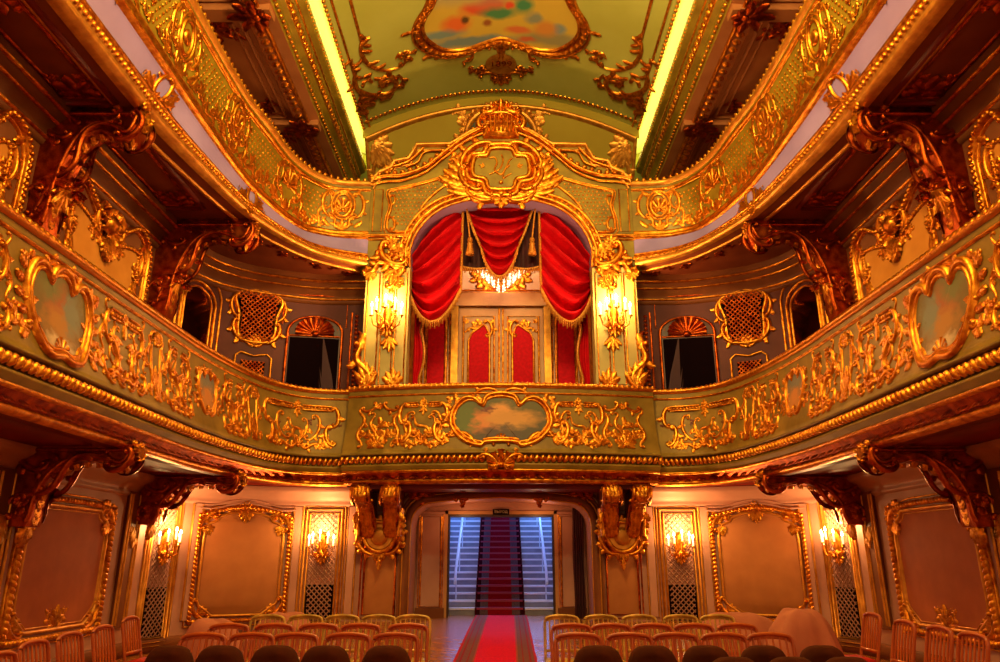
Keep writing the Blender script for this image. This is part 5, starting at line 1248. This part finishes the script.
# arched mirror niche, lattice window, dark doorway on the curved rear wall
S1=near(WL,-6.93,15.65); S2=near(WL,-5.92,16.77); S3=near(WL,-4.62,17.26)
def archpts(h,z0,zs,rise,n=14): return [(h,z0)]+[(h*cos(PI*k/n),zs+rise*sin(PI*k/n)) for k in range(n+1)]+[(-h,z0)]
def up(Mq,dz): return lambda u,v,w:Mq(u,v+dz if v>4.2 else v,w)
def rear():
    out=[]
    r=thing('arched_niche','dark arched gilt-edged niche behind the left lower balcony','niche',WL.pt(S1,0,4)); Mp=up(wframe(S1),.75)
    a=archpts(.42,3.75,6.3,.42); mb=MB(); ngon(mb,Mp,a,.02); obj('mirror_glass',mb,'mirror',r)
    mb=MB(); relief(mb,Mp,a,.03,.05); relief(mb,Mp,archpts(.52,3.75,6.35,.5),.035,.06); relief(mb,Mp,archpts(.66,3.75,6.5,.62),.03,.04); obj('gilt_moulding',mb,'gold',r)
    mb=MB(); rinceau(mb,Mp,(-.25,5.0),PI/2-.3,.9,.03,-1,6); rinceau(mb,Mp,(.25,6.5),-PI/2,.5,.025,1,5); obj('reflected_scroll',mb,'gold_dark',r); out.append(r)
    r=thing('lattice_window','shield-shaped lattice window in gilt scroll frame behind the left lower balcony','grille',WL.pt(S2,0,4)); Mp=up(wframe(S2),.65)
    sh=smooth_closed([(0,5.85),(.3,5.9),(.4,6.1),(.42,6.5),(.52,6.85),(.4,7.0),(0,7.1),(-.4,7.0),(-.52,6.85),(-.42,6.5),(-.4,6.1),(-.3,5.9)],4)
    mb=MB(); ngon(mb,Mp,sh,.015); obj('dark_opening',mb,'black',r)
    mb=MB(); lattice(mb,lambda u,v,w:Mp(u,v,w+.09),-.55,.55,5.85,7.1,.12,.015,lambda x,z:abs(x)<(.4 if z<6.4 else .4+.2*(z-6.4)) and z<7.08-.4*max(0,abs(x)-.3)); obj('lattice',mb,'gold_dark',r)
    mb=MB(); relief(mb,Mp,scaled(sh,.04),.05,.08,closed=True)
    for q in (-1,1):
        Ms=lambda u,v,w,q=q:Mp(q*u,v,w); scroll(mb,Ms,(.5,6.95),(.44,6.4),'C',-1,.05,.08,leaves=2); scroll(mb,Ms,(.48,6.35),(.2,5.85),'C',-1,.06,.08,leaves=2); rinceau(mb,Ms,(.1,7.12),.1,.5,.03,-1,5); scroll(mb,Ms,(.03,5.75),(.3,5.85),'S',1,.04)
    spray(mb,Mp,(0,5.75),PI/2,.3,5,1.2,.06,.05); spray(mb,Mp,(0,7.15),PI/2,.3,7,2.6,.07,.05); rosette(mb,Mp,0,5.8,.12,6); obj('gilt_scroll_frame',mb,'gold',r)
    mb=MB(); fr=[(-.42,3.8),(.42,3.8),(.42,5.45),(.3,5.55),(0,5.48),(-.3,5.55),(-.42,5.45)]; relief(mb,Mp,fr,.03,.05,closed=True); obj('lower_frame',mb,'gold',r)
    mb=MB(); ngon(mb,Mp,[(-.28,3.9),(.28,3.9),(.28,5.35),(-.28,5.35)],.012); obj('lower_dark_opening',mb,'black',r); mb=MB(); lattice(mb,lambda u,v,w:Mp(u,v,w+.05),-.28,.28,3.9,5.35,.1,.012); obj('lower_lattice',mb,'gold_dark',r); out.append(r)
    r=thing('dark_doorway','dark doorway under a gilt fan behind the left lower balcony, beside royal box','doorway',WL.pt(S3,0,4)); Mp=up(wframe(S3),.6)
    a=archpts(.66,3.75,6.25,.42); mb=MB(); ngon(mb,Mp,a,.012); obj('tympanum',mb,'dark',r)
    mb=MB(); ngon(mb,Mp,[(-.6,3.75),(.6,3.75),(.6,6.1),(-.6,6.1)],.03); obj('dark_opening',mb,'black',r)
    mb=MB(); relief(mb,Mp,a,.04,.06); relief(mb,Mp,[(-.62,6.15),(.62,6.15)],.03,.05); shell(mb,lambda u,v,w:Mp(u*1.15,6.2+(v-6.2)*.85,w+.09),0,6.2,.5,PI/2,11,3.0,.05); rinceau(mb,Mp,(.3,6.22),.1,.4,.03,1,5); rinceau(mb,Mp,(-.3,6.22),PI-.1,.4,.03,-1,5); relief(mb,Mp,[(-.8,6.4),(-.8,7.2),(.75,7.2),(.75,6.4)],.02,.03); obj('gilt_frame',mb,'gold_dark',r)
    mb=MB()
    for k in range(4): mb.grid([[Mp(.05+.11*k+(.02 if j%2 else 0)+.28*t*t*(.3+.25*k),6.1-2.3*t,.05+.03*(j%2)) for j in range(5)] if 0 else [Mp(-.05+.09*(j)+.11*k*t+.1*t,6.1-2.3*t,.05+.04*(j%2)) for j in range(5)] for t in (0,.25,.5,.75,1)])
    obj('tied_drapery',mb,'drape',r); out.append(r)
    return out
for r in rear(): mirror(r,r['label'].replace('left','right'))
# gilt pilaster edge next to the royal box
s_=near(WL,-3.42,17.3); Mp=wframe(s_); mb=MB(); rope(mb,Mp,[(-.2,3.8),(-.2,7.3)],.11,.05); relief(mb,Mp,[(-.32,3.8),(-.32,7.4)],.03); 
for k in range(9): leaf(mb,Mp,(.0,4.6+.3*k),PI/2+(.4 if k%2 else -.4),.3,.07,.5)
o=struct('trim_34',mb,'gold_dark',smooth=True); mirror_s(o,'trim_35')
# sconces in place
def rz(s): p=WL.at(s); return math.atan2(p[2],-p[3])
for s,lab in ((SC_,'five-light gilt sconce on the back wall lattice, next to the %s hanging console'),(SA,'five-light gilt sconce on the lattice in the %s rear corner of the lower room')):
    p=WL.pt(s,.09,1.78); a=rz(s)
    put_sconce(p[0],p[1],p[2],a,lab%'left',92,.9); put_sconce(-p[0],p[1],p[2],-a,lab%'right',92,.9)
for s,nm in ((-1,'left'),(1,'right')): put_sconce(s*2.68,FY-.06,6.95,0,'large five-light gilt sconce on the %s pilaster of the royal box'%nm,250,1.15)
# ================================================================== SEATING
def rod(mb,a,b,r0,r1=None,n=6):
    r1=r1 or r0; tube3(mb,[a,lerp(a,b,.5),b],lambda t:r0+(r1-r0)*t,n)
def make_spindle(m,seatm):
    r=thing('spindle_chair','','chair',(0,0,0))
    w=.19; yb=.19; lean=lambda z:yb+.1*max(0,(z-.45)/.45)
    mb=MB()
    top=smooth_open([(-w,.78),(-w*.97,.86),(-w*.75,.895),(0,.91),(w*.75,.895),(w*.97,.86),(w,.78)],4)
    tube3(mb,[(-w,lean(.46),.46)]+[(x,lean(z),z) for x,z in top]+[(w,lean(.46),.46)],.016,8)
    mb.box(-w,w,lean(.56)-.012,lean(.56)+.012,.545,.575); mb.grid([[(x,lean(z),z-.004-dz) for x,z in top] for dz in (0,.035)])
    obj('back_frame',mb,m,r)
    for k in range(6):
        x=-w+2*w*(k+1)/7; mb=MB(); tube3(mb,[(x,lean(z),z) for z in (.56,.62,.7,.78,.88)],lambda t:.007+.004*sin(PI*t),6); lathe(mb,(x,lean(.66),.66),[(.007,-.02),(.013,0),(.007,.02)],6); obj('spindle',mb,m,r)
    mb=MB(); seat=[(-.2,-.2),(.2,-.2),(.21,-.1),(.19,.2),(-.19,.2),(-.21,-.1)]
    mb.grid([[(x*k,y*k,z) for x,y in seat] for k,z in ((1,.43),(1.02,.455),(.97,.485),(.7,.5),(.01,.502))],closed=True); mb.add([(x,y,.43) for x,y in seat],[tuple(range(6))]); obj('seat',mb,seatm,r)
    mb=MB(); mb.grid([[(x*k,y*k,z) for x,y in seat] for k,z in ((1.0,.40),(1.03,.405),(1.03,.43),(1.0,.435))],closed=True); obj('seat_frame',mb,m,r)
    for sx in (-1,1):
        for sy in (-1,1):
            mb=MB(); rod(mb,(sx*.18,sy*.18,.42),(sx*.2,sy*(.2 if sy<0 else .24),0),.017,.011); obj('leg',mb,m,r)
        mb=MB(); rod(mb,(sx*.19,-.19,.2),(sx*.19,.21,.2),.009); obj('stretcher',mb,m,r)
    return r
def make_uph():
    r=thing('upholstered_chair','','chair',(0,0,0))
    mb=MB(); w=.235; pts=[(-.2,.46),(-.25,.6),(-.235,.72),(-.175,.86),(-.12,.905),(-.06,.918),(.06,.918),(.12,.905),(.175,.86),(.235,.72),(.25,.6),(.2,.46)]
    so=smooth_open([(a*.88,b) for a,b in pts],4); y=lambda z:.2+.1*(z-.46)
    rows=[[(x*k,y(z)+d,.46+(z-.46)*(1-(1-k)*.5)) for x,z in so] for k,d in ((.02,-.05),(.7,-.055),(.94,-.04),(1,-.005),(.97,.025),(.7,.035),(.02,.035))]
    mb.grid(rows); obj('backrest',mb,'upholst',r)
    mb=MB(); seat=[(-.22,-.24),(.22,-.24),(.24,-.1),(.2,.2),(-.2,.2),(-.24,-.1)]
    mb.grid([[(x*k,y_*k,z) for x,y_ in seat] for k,z in ((.95,.36),(1,.4),(1.,.45),(.95,.49),(.6,.51),(.01,.512))],closed=True); obj('seat',mb,'upholst',r)
    for sx in (-1,1):
        for sy in (-1,1):
            mb=MB(); rod(mb,(sx*.19,sy*.18,.38),(sx*.2,sy*.22,0),.02,.012); obj('leg',mb,'dk_wood',r)
        mb=MB(); rod(mb,(sx*.2,.2,.4),(sx*.19,.21,.55),.016); obj('back_post',mb,'dk_wood',r)
    return r
PRO={}
def place(kind,x,y,rzv,label,group,sc=1.):
    if kind not in PRO:
        PRO[kind]=make_uph() if kind=='dark' else make_spindle('wood_pale' if kind=='pale' else 'wood','wood_pale' if kind=='pale' else 'seat_red'); o=PRO[kind]
    else: o=copy_tree(PRO[kind])
    o.location=(x,y,zf(y)); o.rotation_euler.z=rzv; o['label']=label; o['group']=group; o.scale=(sc,sc,sc)
ordn=['beside the carpet','second from the carpet','third from the carpet','fourth from the carpet','fifth from the carpet','sixth from the carpet','seventh from the carpet']
def row(kind,y,ztop,side,pxs,pre,group,sc=1.):
    for i,px in enumerate(pxs):
        x=at(px,0,1)[0]; d=y*_c+(ztop-EYE)*_s; x=(px-CX)/F*d
        place(kind,x,y-.25,R.uniform(-.04,.04),'%s row %s of carpet, %s'%(pre,side,ordn[i]),group,sc)
Yp=(8.05+.18)/_c; Y1=(6.95+.18)/_c; Y2=(6.05+.18)/_c; Yd=(5.2+.18)/_c
row('pale',Yp,.9,'left',[413,378,341,305,267],'pale olive spindle chair in rearmost','pale spindle chairs in the rear row',1.)
row('pale',Yp,.9,'right',[562,602,640,681,718],'pale olive spindle chair in rearmost','pale spindle chairs in the rear row',1.)
row('wood',Y1,.9,'left',[408,359,319,274,229],'orange spindle chair in middle','orange spindle chairs in the middle row')
row('wood',Y1,.9,'right',[572,611,652,693,738],'orange spindle chair in middle','orange spindle chairs in the middle row')
row('wood',Y2,.9,'left',[394,346,294,250,202],'orange spindle chair in front spindle','orange spindle chairs in the front spindle row')
row('wood',Y2,.9,'right',[577,628,675,723,770],'orange spindle chair in front spindle','orange spindle chairs in the front spindle row')
row('dark',Yd,.9,'left',[386,328,277,221,171],'brown upholstered chair in nearest full','brown upholstered chairs in the nearest row')
row('dark',Yd,.9,'right',[597,651,704,763,822],'brown upholstered chair in nearest full','brown upholstered chairs in the nearest row')
for i,px in enumerate((733,790,846)):
    y=5.0; d=y*_c-.18; place('dark',(px-CX)/F*d,y-.25,0,'brown upholstered chair just showing at bottom edge of the photo, %s'%['nearest the carpet of three','middle one of three','farthest right of three'][i],'brown chairs at the bottom edge')
for side,l in (('left',((-3.96,8.5),(-3.67,7.37),(-3.6,6.7),(-3.51,6.06),(-3.28,5.3))),('right',((3.96,8.5),(3.78,7.5),(3.74,6.85),(3.66,6.25),(3.62,5.6)))):
    for i,(x,y) in enumerate(l):
        s=1 if x<0 else -1
        place('wood',x+s*.25,y-.05,s*(PI/2+.03),'orange spindle chair turned inward, %s in the %s side column'%(['farthest back','second from the back','third from the back','fourth from the back','nearest the stage'][i],side),'orange spindle chairs along the sides',1.0 if x<0 else 1.04)
# dust sheets over furniture
def sheet(px,py,Y,wpx,hgt,label,seed,flat=0):
    rr=random.Random(seed); c=at(px,py,Y); w=wpx*Y/F/2; mb=MB(); N=48; zt=c[2]; z0=zf(Y)
    ph=[rr.uniform(0,6) for _ in range(6)]
    rows=[]
    for k in range(13):
        t=k/12; row=[]
        for j in range(N):
            a=2*PI*j/N; base=w*(.02+.98*min(1,(t*1.5))**.52)*(1+.12*t); fold=1+.1*t*t*sin(9*a+ph[0]+2*t)+.07*t*sin(5*a+ph[1]-t)+.05*sin(2*a+ph[2])+.03*t*sin(17*a+ph[4])
            drop=(t**1.7)
            row.append((c[0]+cos(a)*base*fold,Y+sin(a)*base*.6*fold,zt-(zt-z0-.02)*drop+.05*sin(3*a+ph[3])*sin(PI*min(1,t*1.6))+.025*sin(7*a+ph[5]+9*t)*sin(PI*t)))
        rows.append(row)
    mb.grid(rows,closed=True)
    o=obj('dust_sheet',mb,'sheet',loc=(c[0],Y,z0)); setp(o,label,'dust sheet')
sheet(212,619,8.7,66,0,'rumpled pink dust sheet heap at the left, under the far end of the framed panel',1)
sheet(283,613,10.2,62,0,'low pink dust sheet mound behind the pale chairs, left of the doorway',2)
sheet(735,613,10.2,84,0,'low pink dust sheet mound behind the chairs, right of the doorway',3)
sheet(799,609,8.7,64,0,'tall rounded pink dust sheet at the right beside the corner grille',4)
# ================================================================== LIGHT AND CAMERA
lamp('royal_chandelier_lamp',(0,17.5,9.0),190,(1,.58,.3),.35)
lamp('hall_fill_light',(0,7.2,10.8),2250,(1,.66,.22),.9)  # unseen lamp added where a hall chandelier is presumed
lamp('stage_side_fill',(0,-1,5.5),500,(1,.55,.2),1.2)  # unseen warm fill from behind the camera
for s in (-1,1):
    o=lamp('ceiling_fill',(s*2.5,3.0,11.3),1300,(1,.95,.42),typ='SPOT',spot_size=2.0,spot_blend=.6,shadow_soft_size=.3); v=Vector((s*-.3,15,14.2))-Vector(o.location); o.rotation_euler=v.to_track_quat('-Z','Y').to_euler()  # unseen spots added to brighten the vault
for s in (-1,1): lamp('side_fill',(s*6.2,4.2,2.3),60,(1,.5,.18),.2)  # unseen lamps added to lift the side walls under the balconies
for s in (-1,1):
    o=lamp('cove_lamp',(s*4.42,10,13.26),140,(1,.84,.1),typ='AREA',shape='RECTANGLE',size=.16,size_y=19.5); o.rotation_euler=(PI,s*.5,0)
    o=lamp('vault_lamp',(s*4.12,10,13.24),160,(1,.92,.3),typ='AREA',shape='RECTANGLE',size=.1,size_y=19.5); o.rotation_euler=(PI,s*.9,0)
lamp('stair_daylight',(1.1,24.6,6.0),650,(.28,.45,1),.5)
lamp('stair_cyan_fill',(1.45,24.2,5.2),130,(.05,.6,1),.3)  # unseen lamp added for the cyan tint at upper right
lamp('stair_entry_lamp',(-.6,19.6,3.3),40,(.42,.42,1),.3)
for s in (-1,1): lamp('passage_lamp',(s*.9,17.75,2.45),11,(1,.5,.2),.1)
w=bpy.data.worlds.new('warm_stage'); scene.world=w; w.use_nodes=True; bg=w.node_tree.nodes['Background']; bg.inputs['Color'].default_value=(1,.42,.16,1); bg.inputs['Strength'].default_value=.32
cam=bpy.data.cameras.new('camera'); cam.sensor_width=36; cam.lens=36*F/1000; cam.shift_x=-.001; co=bpy.data.objects.new('camera',cam); COL.objects.link(co)
co.location=(0,0,EYE); co.rotation_euler=(PI/2+TH,0,0); cam.clip_end=100; cam.clip_start=.05
scene.camera=co
scene.view_settings.view_transform='Standard'; scene.view_settings.look='None'; scene.view_settings.exposure=0; scene.view_settings.gamma=1
try:
    scene.cycles.use_denoising=True; scene.cycles.denoiser='OPENIMAGEDENOISE'
except Exception: pass
scene.cycles.sample_clamp_indirect=6; scene.cycles.max_bounces=8; scene.cycles.caustics_reflective=False; scene.cycles.caustics_refractive=False
